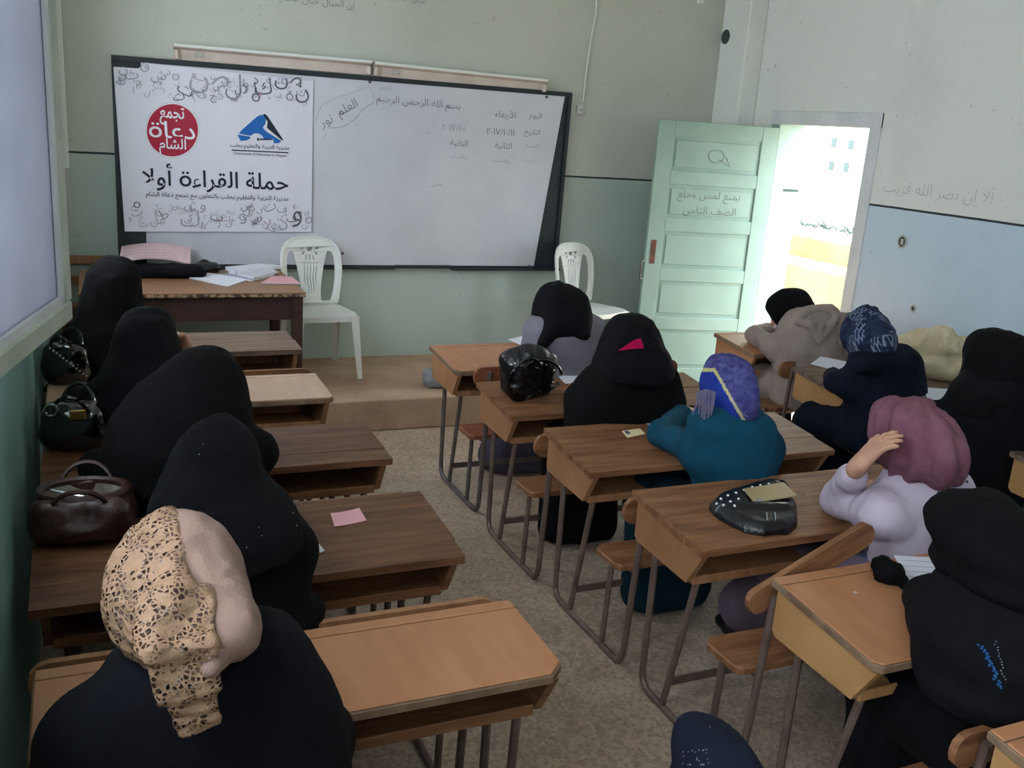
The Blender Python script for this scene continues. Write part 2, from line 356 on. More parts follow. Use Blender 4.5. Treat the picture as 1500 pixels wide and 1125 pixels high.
# ---- outside: courtyard beyond the door
mat('yard_ground', '#a08d6c', .9, '#8f7c5c', 1.5, 6); mat('yard_wall', '#8a7452', .85, '#776040', 1.2, 7, bump=.4, bscale=20); mat('far_wall', '#e6e2d6', .9, '#d9d2c0', .8, 5)
yg = box('yard_ground', (XR+.25, -14, -.14), (30, 26, -.02), 'yard_ground'); struct(yg)
X0 = 7.6; zt = atX(1190, 392, X0)[2]
struct(box('yard_parapet', (X0, -6, -.1), (X0+.55, 14, zt), 'yard_wall', bev=.02))
X1 = 9.6; z1 = atX(1200, 350, X1)[2]
struct(box('yard_wall', (X1, -6, -.1), (X1+.3, 16, z1), 'yard_wall', bev=.02))
XB = 15.0
fb = empty('far_building', (XB, 12, -.1)); struct(fb)
c0 = atX(1230, 330, XB)
box('facade', (0, -12, 0), (.4, 14, 9), 'far_wall', fb)
for (px, py) in ((1222, 209), (1247, 212), (1218, 243), (1240, 245)):
    q = atX(px, py, XB); w = box('window_opening', (-.02, -.07, -.10), (.02, .07, .10), 'mint_dark', fb); w.location = (0, q[1]-12, q[2]+.1)
b = MB(); q0 = atX(1172, 327, X1+.1); q1 = atX(1250, 340, X1+.1)
pts = [Vector(q0)+(Vector(q1)-Vector(q0))*(i/40) for i in range(41)]
random.seed(3)
b.tube([p+Vector((random.uniform(-.03, .03), 0, random.uniform(-.03, .03))) for p in pts], .012, 5)
for k in range(26):
    p = random.choice(pts)+Vector((0, random.uniform(-.05, .05), 0)); d = Vector((random.uniform(-.1, .1), random.uniform(-.14, .14), random.uniform(-.1, .12)))
    b.tube([p, p+d*.5+Vector((0, 0, .02)), p+d], .009, 4)
for y in (q0[1]+.2, q1[1]-.2): b.tube([(X1+.1, y, z1+.001), (X1+.1, y, q0[2]+.02)], .012, 5)
tag(b.build('barbed_wire', 'mint_dark'), 'rusty tangled wire along the top of the sunlit courtyard wall', 'wire')

# ------------------------------------------------------------------ front wall fittings
def W2(x, y, dy=0): q = atY(x, y, YF); return Vector((q[0], YF-dy, q[2]))
# blackboard with a tray, whiteboard sheet fixed over it
bb = empty('chalkboard', (1.8, YF, .85)); tag(bb, 'long black chalkboard with ledge fixed to the front wall behind the whiteboard sheet', 'board')
def quad_prism(name, pts, y0, y1, m, parent):
    """front view polygon (x,z) between y0 and y1, world coords"""
    b = MB(); b.prism([(p[0], p[1]) for p in pts], y0, y1, 1); o = b.build(name, m, None)
    if parent is not None:
        o.parent = parent; o.location = -Vector(parent.location)
    return o
quad_prism('board_panel', [(.215, .875), (3.375, .875), (3.385, 2.19), (.215, 2.172)], YF-.022, YF, 'board_black', bb)
f = MB()
for (a, c) in (((.205, 2.15), (3.395, 2.20)),):
    f.prism([(.205, 2.150), (3.390, 2.168), (3.392, 2.200), (.203, 2.182)], YF-.035, YF-.001, 1)
f.prism([(3.352, .88), (3.378, .88), (3.392, 2.19), (3.366, 2.19)], YF-.038, YF-.001, 1)
f.prism([(.200, .88), (.216, .88), (.220, 2.16), (.203, 2.16)], YF-.038, YF-.001, 1)
o = f.build('board_frame', 'board_black'); o.parent = bb; o.location = -Vector(bb.location)
b = MB()
for x0, x1, z in ((.21, 2.06, .878), (2.06, 2.50, .888), (2.50, 3.40, .872)):
    b.box((x0, YF-.06, z-.012), (x1, YF-.001, z+.008), .004)
o = b.build('chalk_ledge', 'board_black'); o.parent = bb; o.location = -Vector(bb.location)
wb = quad_prism('whiteboard', [(.372, .893), (3.180, .893), (3.333, 2.172), (.372, 2.156)], YF-.030, YF-.022, 'board_white', None)
tag(wb, 'white writing sheet with faded handwriting fixed over the chalkboard', 'whiteboard')
mat('ink_faint', '#aeb2ad', .6); mat('smudge', '#a9abb2', .5)
for px, py in ((540, 120), (798, 142), (773, 389), (523, 390), (500, 370)):
    q = W2(px, py); b = MB(); b.tube([(q.x, YF-.030, q.z), (q.x, YF-.035, q.z)], .011, 10); b.build('screw', 'ink_mid', wb)

# ---- lettering helper: Arabic presentation forms, drawn with the built-in font
J = {}
for ch, i, d in (('ء', 0xFE80, 2), ('آ', 0xFE81, 0), ('أ', 0xFE83, 0), ('إ', 0xFE87, 0), ('ئ', 0xFE89, 1), ('ا', 0xFE8D, 0), ('ب', 0xFE8F, 1), ('ة', 0xFE93, 0), ('ت', 0xFE95, 1), ('ث', 0xFE99, 1), ('ج', 0xFE9D, 1), ('ح', 0xFEA1, 1), ('خ', 0xFEA5, 1), ('د', 0xFEA9, 0), ('ذ', 0xFEAB, 0), ('ر', 0xFEAD, 0), ('ز', 0xFEAF, 0), ('س', 0xFEB1, 1), ('ش', 0xFEB5, 1), ('ص', 0xFEB9, 1), ('ض', 0xFEBD, 1), ('ط', 0xFEC1, 1), ('ظ', 0xFEC5, 1), ('ع', 0xFEC9, 1), ('غ', 0xFECD, 1), ('ف', 0xFED1, 1), ('ق', 0xFED5, 1), ('ك', 0xFED9, 1), ('ل', 0xFEDD, 1), ('م', 0xFEE1, 1), ('ن', 0xFEE5, 1), ('ه', 0xFEE9, 1), ('و', 0xFEED, 0), ('ى', 0xFEEF, 0), ('ي', 0xFEF1, 1)):
    J[ch] = (i, i+1, i+2, i+3) if d == 1 else (i, i+1, None, None) if d == 0 else (i, None, None, None)
LA = {'آ': 0xFEF5, 'أ': 0xFEF7, 'إ': 0xFEF9, 'ا': 0xFEFB}
def shape(t):
    out = []; i = 0; prev = False
    while i < len(t):
        ch = t[i]
        if ch == 'ل' and i+1 < len(t) and t[i+1] in LA:
            out.append(chr(LA[t[i+1]]+(1 if prev else 0))); prev = False; i += 2; continue
        if ch in J:
            f = J[ch]; nx = i+1 < len(t) and t[i+1] in J and f[2] is not None and J[t[i+1]][1] is not None
            k = (3 if nx else 1) if (prev and f[1]) else (2 if nx else 0)
            out.append(chr(f[k])); prev = bool(nx)
        else: out.append(ch); prev = False
        i += 1
    return ''.join(reversed(out)).replace(chr(0xFE93), 'ö').replace(chr(0xFEE9), 'o')   # round letters the built-in font fills badly
def text_mesh(name, body, m, parent, origin, xdir, zdir, width=None, height=None, off=0, arabic=True, lift=.001, rot=0):
    """flat lettering: centre at origin, reading direction xdir, up zdir; fitted to width or height"""
    cu = bpy.data.curves.new('t', 'FONT'); cu.body = shape(body) if arabic else body; cu.size = 4; cu.offset = off*4; cu.resolution_u = 4
    to = bpy.data.objects.new('t', cu); COL.objects.link(to)
    bpy.context.view_layer.update()
    me = bpy.data.meshes.new_from_object(to.evaluated_get(bpy.context.evaluated_depsgraph_get())); bpy.data.objects.remove(to)
    n = len(me.vertices); co = np.empty(n*3); me.vertices.foreach_get('co', co); co = co.reshape(n, 3)
    if n == 0: return None
    mn, mx = co.min(0), co.max(0); c = (mn+mx)/2; w, h = (mx-mn)[:2]
    sx = sz = (width/w if width else height/h)
    if width and height: sx, sz = width/w, height/h
    xd = Vector(xdir).normalized(); zd = Vector(zdir).normalized(); nd = xd.cross(zd)
    if rot:
        cr, sr = math.cos(rot), math.sin(rot); xd, zd = xd*cr+zd*sr, zd*cr-xd*sr
    X = np.array(xd); Zv = np.array(zd); N = np.array(nd); O = np.array(origin, float)
    P = O + (co[:, :1]-c[0])*sx*X + (co[:, 1:2]-c[1])*sz*Zv + N*lift
    if parent is not None: P = P-np.array(parent.matrix_world.translation if parent.parent is None else parent.location)
    me.vertices.foreach_set('co', P.ravel()); me.materials.clear(); me.update()
    return rawobj(name, me, m, parent)
def strokes(name, lines, r, m, parent=None, n=4):
    b = MB()
    for L in lines:
        if len(L) > 1: b.tube(L, r, n)
    o = b.build(name, m)
    if parent is not None: o.parent = parent; o.location = -Vector(parent.location)
    return o
XD, ZD = Vector((1, 0, 0)), Vector((0, 0, 1))
def wtext(body, px, py, w, m, parent, dy=.031, h=None, off=0, arabic=True, rot=0, name='lettering'):
    q = W2(px, py, dy); return text_mesh(name, body, m, parent, q, XD, ZD, w, h, off, arabic, .0008, rot)
S_ = 1/207.0   # metres per pixel on the front wall (approx.)
# handwriting on the whiteboard
for body, px, py, w, m, rot in (('بسم الله الرحمن الرحيم', 612, 152, .62, 'ink_mid', .02), ('العلم', 508, 160, .15, 'ink_mid', .55), ('نور', 477, 179, .09, 'ink_mid', .5),
        ('اليوم', 782, 171, .10, 'ink_mid', 0), ('الأربعاء', 738, 168, .16, 'ink_mid', 0), ('التاريخ', 777, 195, .13, 'ink_mid', 0), ('٢٠١٧/١٠/١١'[::-1], 731, 193, .22, 'ink_mid', 0), ('٢٠١٧/١٠/'[::-1], 663, 187, .18, 'ink_grey', 0),
        ('الحصة', 777, 213, .11, 'ink_grey', 0), ('الثانية', 735, 214, .135, 'ink_mid', 0), ('الثانية', 670, 210, .135, 'ink_mid', 0), ('المادة', 775, 235, .08, 'ink_light', 0), ('رياضيات', 733, 235, .14, 'ink_grey', 0), ('رياضيات', 669, 229, .14, 'ink_grey', 0),
        ('يمحى', 637, 271, .10, 'ink_grey', 0), ('اللهم', 563, 130, .09, 'ink_light', 0)):
    wtext(body, px, py, w, m, wb, off=-.012, rot=-rot if rot < .1 else rot, name='handwriting')
for L in (((461, 178), (464, 166), (472, 152), (500, 140), (522, 133), (538, 127), (546, 135), (545, 150), (530, 160), (520, 172), (508, 182), (495, 187), (482, 187)), ((471, 201), (477, 196)), ((624, 190), (628, 194), (622, 197)), ((606, 212), (607, 215)), ((521, 269), (527, 270))): strokes('handwriting', [[W2(x, y, .0312) for x, y in L]], .0016, 'ink_light', wb)

# ---- banner
bn_pts = [(166, 98), (204, 97), (204.5, 88.5), (456, 119), (455, 230), (454, 337), (440, 334), (330, 341), (182, 339), (174, 250)]
NX, NZ = 26, 20
def banner_y(x, z):
    return YF-.046 - .0035*math.sin(x*21) - .0012*math.sin(x*43+z*2) - .002*math.sin(z*6+x*4)
x0b, x1b, z0b, z1b = .225, 1.445, 1.115, 2.14
b = MB(); V = {}
for side in (0, 1):
    for i in range(NX+1):
        for j in range(NZ+1):
            u = i/NX; v = j/NZ; xl = .243*(1-v)+.213*v; x = xl+(x1b-xl)*u
            zb = 1.104+.02*u; ztop = 2.112*(1-u)+2.125*u + (.043*max(0, min(1, (u-.13)/.02))*(1-u))
            z = zb+(ztop-zb)*v; V[side, i, j] = b.bm.verts.new((x, banner_y(x, z)+side*.0012, z))
for i in range(NX):
    for j in range(NZ):
        q = [(i, j), (i+1, j), (i+1, j+1), (i, j+1)]
        b.bm.faces.new([V[(0,)+k] for k in q]); b.bm.faces.new([V[(1,)+k] for k in q[::-1]])
for i in range(NX):
    for j in (0, NZ): b.bm.faces.new((V[0, i, j], V[0, i+1, j], V[1, i+1, j], V[1, i, j]))
for j in range(NZ):
    for i in (0, NX): b.bm.faces.new((V[0, i, j], V[0, i, j+1], V[1, i, j+1], V[1, i, j]))
bn = b.build('banner', 'banner_white', smooth=True); tag(bn, 'white printed cloth banner with red round emblem hung over the whiteboard', 'banner')
def drape(o, lift):
    """press flat lettering onto the rippled banner"""
    for v in o.data.vertices: v.co.y = banner_y(v.co.x, v.co.z)-lift
def btext(body, px, py, w, m, h=None, off=0, arabic=True, lift=.0022, rot=0, name='lettering'):
    o = wtext(body, px, py, w, m, bn, .046, h, off, arabic, rot, name)
    if o: drape(o, lift)
    return o
def wpx(x0, x1, y): return abs((atY(x1, y, YF)-atY(x0, y, YF))[0])
def bpoly(name, pts, m, lift, sub=0):
    """filled 2-D outline from front-wall pixels, on the banner"""
    cu = bpy.data.curves.new('c', 'CURVE'); cu.dimensions = '2D'; cu.fill_mode = 'BOTH'
    for P in (pts if isinstance(pts[0][0], (list, tuple)) else [pts]):
        s = cu.splines.new('POLY'); s.points.add(len(P)-1); s.use_cyclic_u = True
        for k, (x, y) in enumerate(P): q = W2(x, y); s.points[k].co = (q.x, q.z, 0, 1)
    to = bpy.data.objects.new('c', cu); COL.objects.link(to); bpy.context.view_layer.update()
    me = bpy.data.meshes.new_from_object(to.evaluated_get(bpy.context.evaluated_depsgraph_get())); bpy.data.objects.remove(to)
    bmx = bmesh.new(); bmx.from_mesh(me); bmesh.ops.triangulate(bmx, faces=bmx.faces)
    for _ in range(5):
        es = [e for e in bmx.edges if e.calc_length() > .045]
        if not es: break
        bmesh.ops.subdivide_edges(bmx, edges=es, cuts=1); bmesh.ops.triangulate(bmx, faces=bmx.faces)
    bmx.to_mesh(me); bmx.free()
    for v in me.vertices: v.co = Vector((v.co.x, banner_y(v.co.x, v.co.y)-lift, v.co.y))
    me.materials.clear(); return rawobj(name, me, m, bn)
circ = lambda cx, cy, rx, ry, n=40: [(cx+rx*math.cos(2*math.pi*k/n), cy+ry*math.sin(2*math.pi*k/n)) for k in range(n)]
btext('حملة القراءة أولا', 317, 262, wpx(212, 424, 262), 'logo_navy', off=.012)
btext('مديرية التربية والتعليم بحلب بالتعاون مع تجمع دعاة الشام', 319.5, 288, wpx(216, 423, 288), 'logo_navy', off=.006)
bpoly('emblem_ring', circ(251.5, 190.5, 39.5, 40.5), 'grey_plastic', .0010); bpoly('emblem_rim', circ(251.5, 190.5, 38.9, 39.8), 'logo_white', .0016); bpoly('emblem', circ(251.5, 190.5, 37.3, 38.2), 'logo_red', .0022)
btext('تجمع', 251, 170, wpx(233, 269, 173), 'logo_white', h=.11, off=.014, lift=.0046)
btext('دعاة', 251, 190, wpx(218, 285, 190), 'logo_white', h=.105, off=.008, lift=.0046)
btext('الشام', 252, 214, wpx(233, 272, 214), 'logo_white', h=.10, off=.012, lift=.0046)
LX, LY, LS = 160, 80, 300/1250
lg = lambda P: [(LX+x*LS, LY+y*LS) for x, y in P]
bpoly('logo_book', lg([(783, 480), (800, 460), (895, 378), (920, 366), (942, 372), (950, 392), (946, 420), (930, 445), (955, 470), (1042, 525), (1030, 538), (998, 540), (992, 512), (940, 516), (925, 492), (900, 478), (875, 480), (858, 494), (820, 488)]), 'logo_blue', .0012)
bpoly('logo_book_cover', lg([(930, 362), (945, 362), (962, 378), (1055, 520), (1046, 522), (955, 445), (960, 410)]), 'logo_navy', .0016)
bpoly('logo_hand', lg([(775, 486), (850, 498), (855, 508), (835, 520), (795, 526)]), 'logo_blue', .0012)
bpoly('logo_nib', [lg([(905, 510), (990, 514), (990, 520), (905, 518)]), lg([(904+10*math.cos(a), 515+9*math.sin(a)) for a in np.linspace(0, 6.0, 12)])], 'logo_navy', .0018)
btext('مديرية التربية والتعليم بحلب', 379, 215, wpx(336, 422, 215), 'logo_navy', off=.006)
bpoly('logo_rule', lg([(740, 577), (1085, 593), (1085, 600), (740, 584)]), 'logo_navy', .0012)
btext('Directorate of Education in Aleppo', 379.5, 226, wpx(341, 418, 226), 'ink', arabic=False, off=.002)
random.seed(11)
lets = 'ابتثجحخدرسشصضطعغفقكلمنهوي'
for body, px, py, h, m, rot in (('ص', 420, 122, .085, 'ink_mid', 0), ('ن', 440, 138, .11, 'ink_mid', .2), ('ك', 384, 127, .10, 'ink_mid', .1), ('ا', 372, 128, .07, 'ink_mid', 0), ('ل', 340, 127, .16, 'ink_grey', 0), ('ص', 305, 124, .12, 'ink_light', 0), ('ر', 358, 131, .06, 'ink_grey', 0), ('ش', 231, 113, .07, 'ink_grey', .1), ('ن', 180, 104, .06, 'ink_grey', 0), ('ق', 211, 98, .06, 'ink_grey', 0), ('و', 433, 320, .11, 'ink_mid', 0), ('ك', 277, 319, .11, 'ink_light', 0), ('لا', 390, 328, .08, 'ink_red', 0), ('ن', 412, 328, .07, 'ink_grey', .3), ('ه', 200, 299, .04, 'ink_mid', 0), ('ط', 238, 313, .06, 'ink_grey', .4), ('ت', 326, 318, .05, 'ink_red', 0), ('ل', 359, 308, .07, 'ink_grey', 0), ('ع', 432, 305, .06, 'ink_grey', .3), ('ف', 411, 305, .05, 'ink_grey', 0), ('ض', 374, 319, .05, 'ink_grey', 0)):
    btext(body, px, py, None, m, h=h, off=-.006, rot=rot, name='printed_letter')
for k in range(150):
    top = k < 80; px = random.uniform(172, 450) if top else random.uniform(184, 450)
    f_ = (px-170)/285
    py = random.uniform(106, 138)+f_*14 if top else random.uniform(300, 333)
    btext(random.choice(lets), px, py, None, random.choice(['ink_light', 'ink_grey', 'ink_grey', 'ink_mid', 'ink_red']), h=random.uniform(.022, .055), off=-.006, rot=random.uniform(-.5, .5), name='printed_letter')

# ---- fluorescent battens above the board
for k, (pa, pb) in enumerate((((253, 66), (541, 91)), ((545, 92), (797, 118)))):
    A = W2(*pa); B_ = W2(*pb); L = (B_-A).length; t = empty('lamp_batten', A); t.rotation_euler = (0, math.atan2(-(B_.z-A.z), B_.x-A.x), 0)
    h = MB(); h.prism([(-.006, 0), (-.075, 0), (-.080, -.012), (-.03, -.025), (-.025, -.085), (-.006, -.085)], 0, L, 0); h.build('housing', 'lamp_metal', t)
    r = MB(); r.box((0, -.082, -.010), (L, -.004, .008), .003); r.build('top_flange', 'white_plastic', t)
    for x in (.015, L-.015): e = MB(); e.box((x-.012, -.062, -.082), (x+.012, -.024, -.028), .004); e.build('lamp_holder', 'lamp_metal', t)
    st_ = MB(); st_.tube([(L*.1, -.030, -.05), (L*.1+.05, -.030, -.05)], .012, 8); st_.build('starter', 'grey_plastic', t)
    tag(t, 'cream fluorescent lamp batten without tube above the banner' if k == 0 else 'cream fluorescent lamp batten without tube above the handwriting on the whiteboard', 'lamp', 'unlit lamp battens above the board')
# ---- cable, socket, trunking
q = [W2(873, -60, .012), W2(872, 20, .012), W2(864, 60, .012), W2(857, 110, .012), W2(853, 150, .012)]
tag(strokes('wall_cable', [q], .005, 'white_plastic', None, 6), 'thin white cable hanging down the front wall to a small socket', 'cable')
b = MB(); c = W2(849, 161); b.box((c.x-.028, YF-.028, c.z-.035), (c.x+.028, YF-.001, c.z+.035), .008, seg=2); so = b.build('wall_socket', 'grey_plastic'); tag(so, 'small pale wall socket right of the chalkboard', 'socket')
b = MB()
for s in (-1, 1): b.tube([(c.x+s*.009, YF-.028, c.z), (c.x+s*.009, YF-.0295, c.z)], .004, 8)
b.build('socket_hole', 'ink_mid', so)
a0 = W2(97, 246); b = MB(); b.box((a0.x-.035, YF-.045, a0.z), (a0.x+.018, YF-.001, ZC), .006); tr_ = b.build('cable_trunking', 'white_plastic'); tag(tr_, 'white vertical cable trunking near the left end of the front wall', 'trunking')
b = MB(); b.box((a0.x-.037, YF-.030, a0.z-.40), (a0.x+.012, YF-.001, a0.z-.002), .004); b.build('shadow_strip', 'grey_plastic', tr_)  # grey strip standing in for the shadow below the trunking
b = MB(); q = W2(1025, 2); b.box((q.x-.03, YF-.02, q.z-.02), (q.x+.03, YF-.001, q.z+.12), .006); tag(b.build('wall_clip', 'white_plastic'), 'white plastic clip high on the front wall beside the pillar', 'clip')
# graffiti on walls and door
def graffiti(name, body, px, py, w, m, label, off=-.012):
    q = W2(px, py, .0); o = text_mesh(name, body, m, None, q, XD, ZD, w, None, off, True, .0015); tag(o, label, 'writing'); return o
graffiti('wall_writing', 'إن الجبال جبال الشام', 466, 4, .50, 'ink_mid', 'dark handwritten line along the top of the front wall')
graffiti('wall_writing', 'ليس', 613, 1, .085, 'ink_mid', 'single handwritten dark word high on the front wall')
qa = atX(1296, 268, XR); qb = atX(1458, 296, XR); o = text_mesh('wall_writing', 'ألا إن نصر الله قريب', 'ink_faint', None, (XR, (qa[1]+qb[1])/2, (qa[2]+qb[2])/2), Vector((0, -1, 0)), ZD, abs(qa[1]-qb[1]), .13, -.02, True, .0015); tag(o, 'faint pencilled writing on the right wall above the dark line', 'writing')
dX = Vector((-math.cos(ang), -math.sin(ang), 0))
def dtext(body, u, z, w, m='ink_mid', h=None):
    # leaf-local: x along leaf from hinge; reading direction runs from the free edge to the hinge
    o = text_mesh('handwriting', body, m, None, (0, 0, 0), Vector((-1, 0, 0)), ZD, w, h, -.014, True, 0)
    o.parent = leaf; o.location = (u, .0142, z); return o
dtext('يمنع لمس وخلع', LW*.52, 1.50, .50); dtext('الصف الثامن', LW*.50, 1.39, .42)
for L in ([(LW*.5+.07*math.cos(a)*(1-.03*a), .0135, 1.80+.045*math.sin(a)) for a in np.linspace(0, 6.5, 24)], [(LW*.5-.02, .0135, 1.78), (LW*.5-.12, .0135, 1.73), (LW*.5-.08, .0135, 1.80)]): strokes('handwriting', [L], .002, 'ink_mid').parent = leaf
# holes and sockets in the right wall
for (px, py, r, lab) in ((1322, 354, .034, 'round open socket hole in the blue right wall'), (1338, 452, .018, 'small dark pit in the blue right wall under the socket hole')):
    q = atX(px, py, XR); b = MB()
    b.tube([(XR-.004, q[1]+r*math.cos(a), q[2]+r*1.1*math.sin(a)) for a in np.linspace(0, 2*math.pi, 17)], .006, 5)
    o = b.build('socket_hole', 'grey_plastic'); tag(o, lab, 'hole')
    b = MB(); b.tube([(XR-.003, q[1], q[2]), (XR+.002, q[1], q[2])], r, 14); d = b.build('hole_bottom', 'mint_dark', o)
    if r > .03: b = MB(); b.box((XR-.006, q[1]-.012, q[2]-.02), (XR-.0035, q[1]+.012, q[2]+.018), .002); b.build('terminal', 'grey_plastic', o)
# ------------------------------------------------------------------ school desks with attached benches
class Desk: pass
DESKS = {}
def ends(rng, w, n=5, a=.004): return [rng.uniform(-a, a) for _ in range(n)]
def school_desk(key, xl, far, w=1.17, zf=.745, zn=.705, dep=.42, top='laminate', side='panel_wood', metal='steel_brown', seat='old_wood', back='full', bz=(.60, .70), planks=3, label='', divider=False, clip=.0, edge='laminate_edge', seat_dx=0, group='school desks with benches'):
    d = Desk(); d.xl, d.far, d.w, d.zf, d.zn, d.dep = xl, far, w, zf, zn, dep; DESKS[key] = d
    e = empty('school_desk', (xl+w/2, far, 0)); d.e = e
    tag(e, label, 'desk', group)
    hw = w/2; th = .024; sl = (zf-zn)/dep
    rng = random.Random(key)
    def plane(y): return zf+y*sl          # y is 0 at the far edge, negative towards the seat
    if top.startswith('plank') or top.startswith('old'):
        m = {'plank': 'plank_wood', 'old': 'old_wood', 'oldgrey': 'old_wood_grey'}[top]
        cuts = [0] + sorted(-dep*(k/planks)+rng.uniform(-.012, .012) for k in range(1, planks)) + [-dep]
        for a, c in zip(cuts, cuts[1:]):
            b = MB(); y0, y1 = c+.0012, a-.0012; dz = rng.uniform(-.0015, .0015); n = 8
            xa, xb = -hw-rng.uniform(-.003, .006), hw+rng.uniform(-.003, .006)
            V = []
            for i in range(n+1):
                x = xa+(xb-xa)*i/n; w1 = rng.uniform(-.0012, .0012); w2 = rng.uniform(-.0012, .0012)
                V.append([b.bm.verts.new((x, y0+w1, plane(y0)+dz)), b.bm.verts.new((x, y1+w2, plane(y1)+dz)), b.bm.verts.new((x, y1+w2, plane(y1)+dz-th)), b.bm.verts.new((x, y0+w1, plane(y0)+dz-th))])
            for p, q in zip(V, V[1:]):
                for k in range(4): b.bm.faces.new((p[k], p[(k+1) % 4], q[(k+1) % 4], q[k]))
            b.bm.faces.new(V[0]); b.bm.faces.new(V[-1][::-1])
            bmesh.ops.bevel(b.bm, geom=[ed for ed in b.bm.edges if ed.calc_face_angle(0) > .8], offset=.003, segments=1, affect='EDGES')
            b.build('plank', m, e)
    else:
        m = top
        def slab(y0, y1, x0, x1, c0, name, mm, dz=0, t=th):
            b = MB(); P = [(x0, y1), (x1, y1), (x1, y0+c0), (x1-c0, y0), (x0+c0, y0), (x0, y0+c0)] if c0 else [(x0, y1), (x1, y1), (x1, y0), (x0, y0)]
            A = [b.bm.verts.new((x, y, plane(y)+dz)) for x, y in P]; B = [b.bm.verts.new((x, y, plane(y)+dz-t)) for x, y in P]
            b.bm.faces.new(A); b.bm.faces.new(B[::-1])
            for i in range(len(P)): b.bm.faces.new((A[i], A[(i+1) % len(P)], B[(i+1) % len(P)], B[i]))
            bmesh.ops.bevel(b.bm, geom=[ed for ed in b.bm.edges], offset=.0025, segments=1, affect='EDGES')
            return b.build(name, mm, e)
        slab(-dep, 0, -hw, hw, clip, 'top_core', edge, -.005, .022)
        slab(-dep+.004, -.045, -hw+.003, hw-.003, clip, 'desktop', m, 0, .006)
        slab(-.040, -.003, -hw+.003, hw-.003, 0, 'pencil_strip', m, 0, .006)
    def side_poly():
        return [(-.012, plane(-.012)-th-.002), (-dep+.012, plane(-dep)-th-.002), (-dep+.085, plane(-dep)-th-.125), (-.03, plane(0)-th-.155), (-.012, plane(0)-th-.14)]
    for s in (-1, 1):
        b = MB(); x = s*(hw-.03); b.prism(side_poly(), x-.011, x+.011, 0); b.build('side_panel', side, e)
    zb = lambda y: plane(0)-th-.150 + (y+.03)/(-dep+.085+.03)*((plane(-dep)-th-.120)-(plane(0)-th-.150))
    ya, yb_ = -.03, -dep+.09
    b = MB(); A = [b.bm.verts.new((x, y, zb(y)+dz)) for dz in (0, -.014) for (x, y) in ((-hw+.042, ya), (hw-.042, ya), (hw-.042, yb_), (-hw+.042, yb_))]
    for q in ((0, 1, 2, 3), (7, 6, 5, 4), (0, 1, 5, 4), (1, 2, 6, 5), (2, 3, 7, 6), (3, 0, 4, 7)): b.bm.faces.new([A[i] for i in q])
    b.build('shelf', side, e)
    box('back_board', (-hw+.042, -.028, plane(0)-th-.15), (hw-.042, -.013, plane(0)-th-.002), side, e)
    lip = MB(); lip.box((-hw+.042, yb_-.012, zb(yb_)-.016), (hw-.042, yb_, zb(yb_)+.014), .003); lip.build('shelf_lip', side, e)
    if divider:
        b = MB(); b.prism([(q[0]*.97-.008, q[1]+(.012 if i > 1 else 0)) for i, q in enumerate(side_poly())], -.26, -.245, 0); b.build('divider', side, e)
    R = .0125
    rb = -.672
    for s in (-1, 1):
        x = s*(hw-.075); zt_ = plane(0)-th-.10
        post = [(x, rb-.015, bz[1]-.02), (x, rb, .45), (x, rb+.03, R)] if back != 'none' else [(x, rb+.01, .425), (x, rb+.03, R)]
        pts = [(x, -.075, zt_), (x, -.075, R)] + post[::-1]
        b = MB(); b.tube(bend(pts, .07, 6), R, 8); b.build('frame_tube', metal, e, smooth=True)
        b = MB(); b.tube([(x-s*.001, -dep+.10, zb(-dep+.1)-.014), (x-s*.001, -.215, R*1.4)], R*.95, 8); b.build('leg', metal, e, smooth=True)
        b = MB(); b.tube([(x-s*.001, -.505, .415), (x-s*.001, -.485, R*1.4)], R*.95, 8); b.build('leg', metal, e, smooth=True)
        b = MB(); b.box((x-.012, rb+.005, .402), (x+.012, -.49, .415), .002); b.build('seat_bracket', metal, e)
    b = MB(); b.box((-hw+.075, -.235, .105), (hw-.075, -.229, .135)); b.build('crossbar', metal, e)
    b = MB(); n = 10; P = [(-hw+.02, -.665), (-hw-.0, -.64), (-hw+.0, -.505), (-hw+.03, -.475), (hw-.03, -.475), (hw, -.505), (hw, -.64), (hw-.02, -.665)]
    P = [(x+seat_dx, y) for x, y in P]
    A = [b.bm.verts.new((x, y, .440)) for x, y in P]; B = [b.bm.verts.new((x, y, .416)) for x, y in P]
    b.bm.faces.new(A[::-1]); b.bm.faces.new(B)
    for i in range(len(P)): b.bm.faces.new((A[i], A[(i+1) % len(P)], B[(i+1) % len(P)], B[i]))
    bmesh.ops.bevel(b.bm, geom=b.bm.edges[:], offset=.004, segments=1, affect='EDGES'); b.build('bench_seat', seat, e)
    if back == 'full':
        z0, z1 = bz; r = (z1-z0)*.45; P = []
        for cx, cz, a0 in ((hw-r, z1-r, 0), (-hw+r, z1-r, 90), (-hw+r, z0+r, 180), (hw-r, z0+r, 270)):
            P += [(cx+r*math.cos(math.radians(a0+t)), cz+r*math.sin(math.radians(a0+t))) for t in (0, 30, 60, 90)]
        b = MB(); b.prism(P, rb+.000, rb+.020, 1); o = b.build('backrest', 'red_wood' if seat == 'red_wood' else seat, e)
        for s in (-1, 1): b = MB(); b.tube([(s*(hw-.075), rb+.019, (z0+z1)/2), (s*(hw-.075), rb+.028, (z0+z1)/2)], .009, 8); b.build('bolt', 'lamp_metal', o)
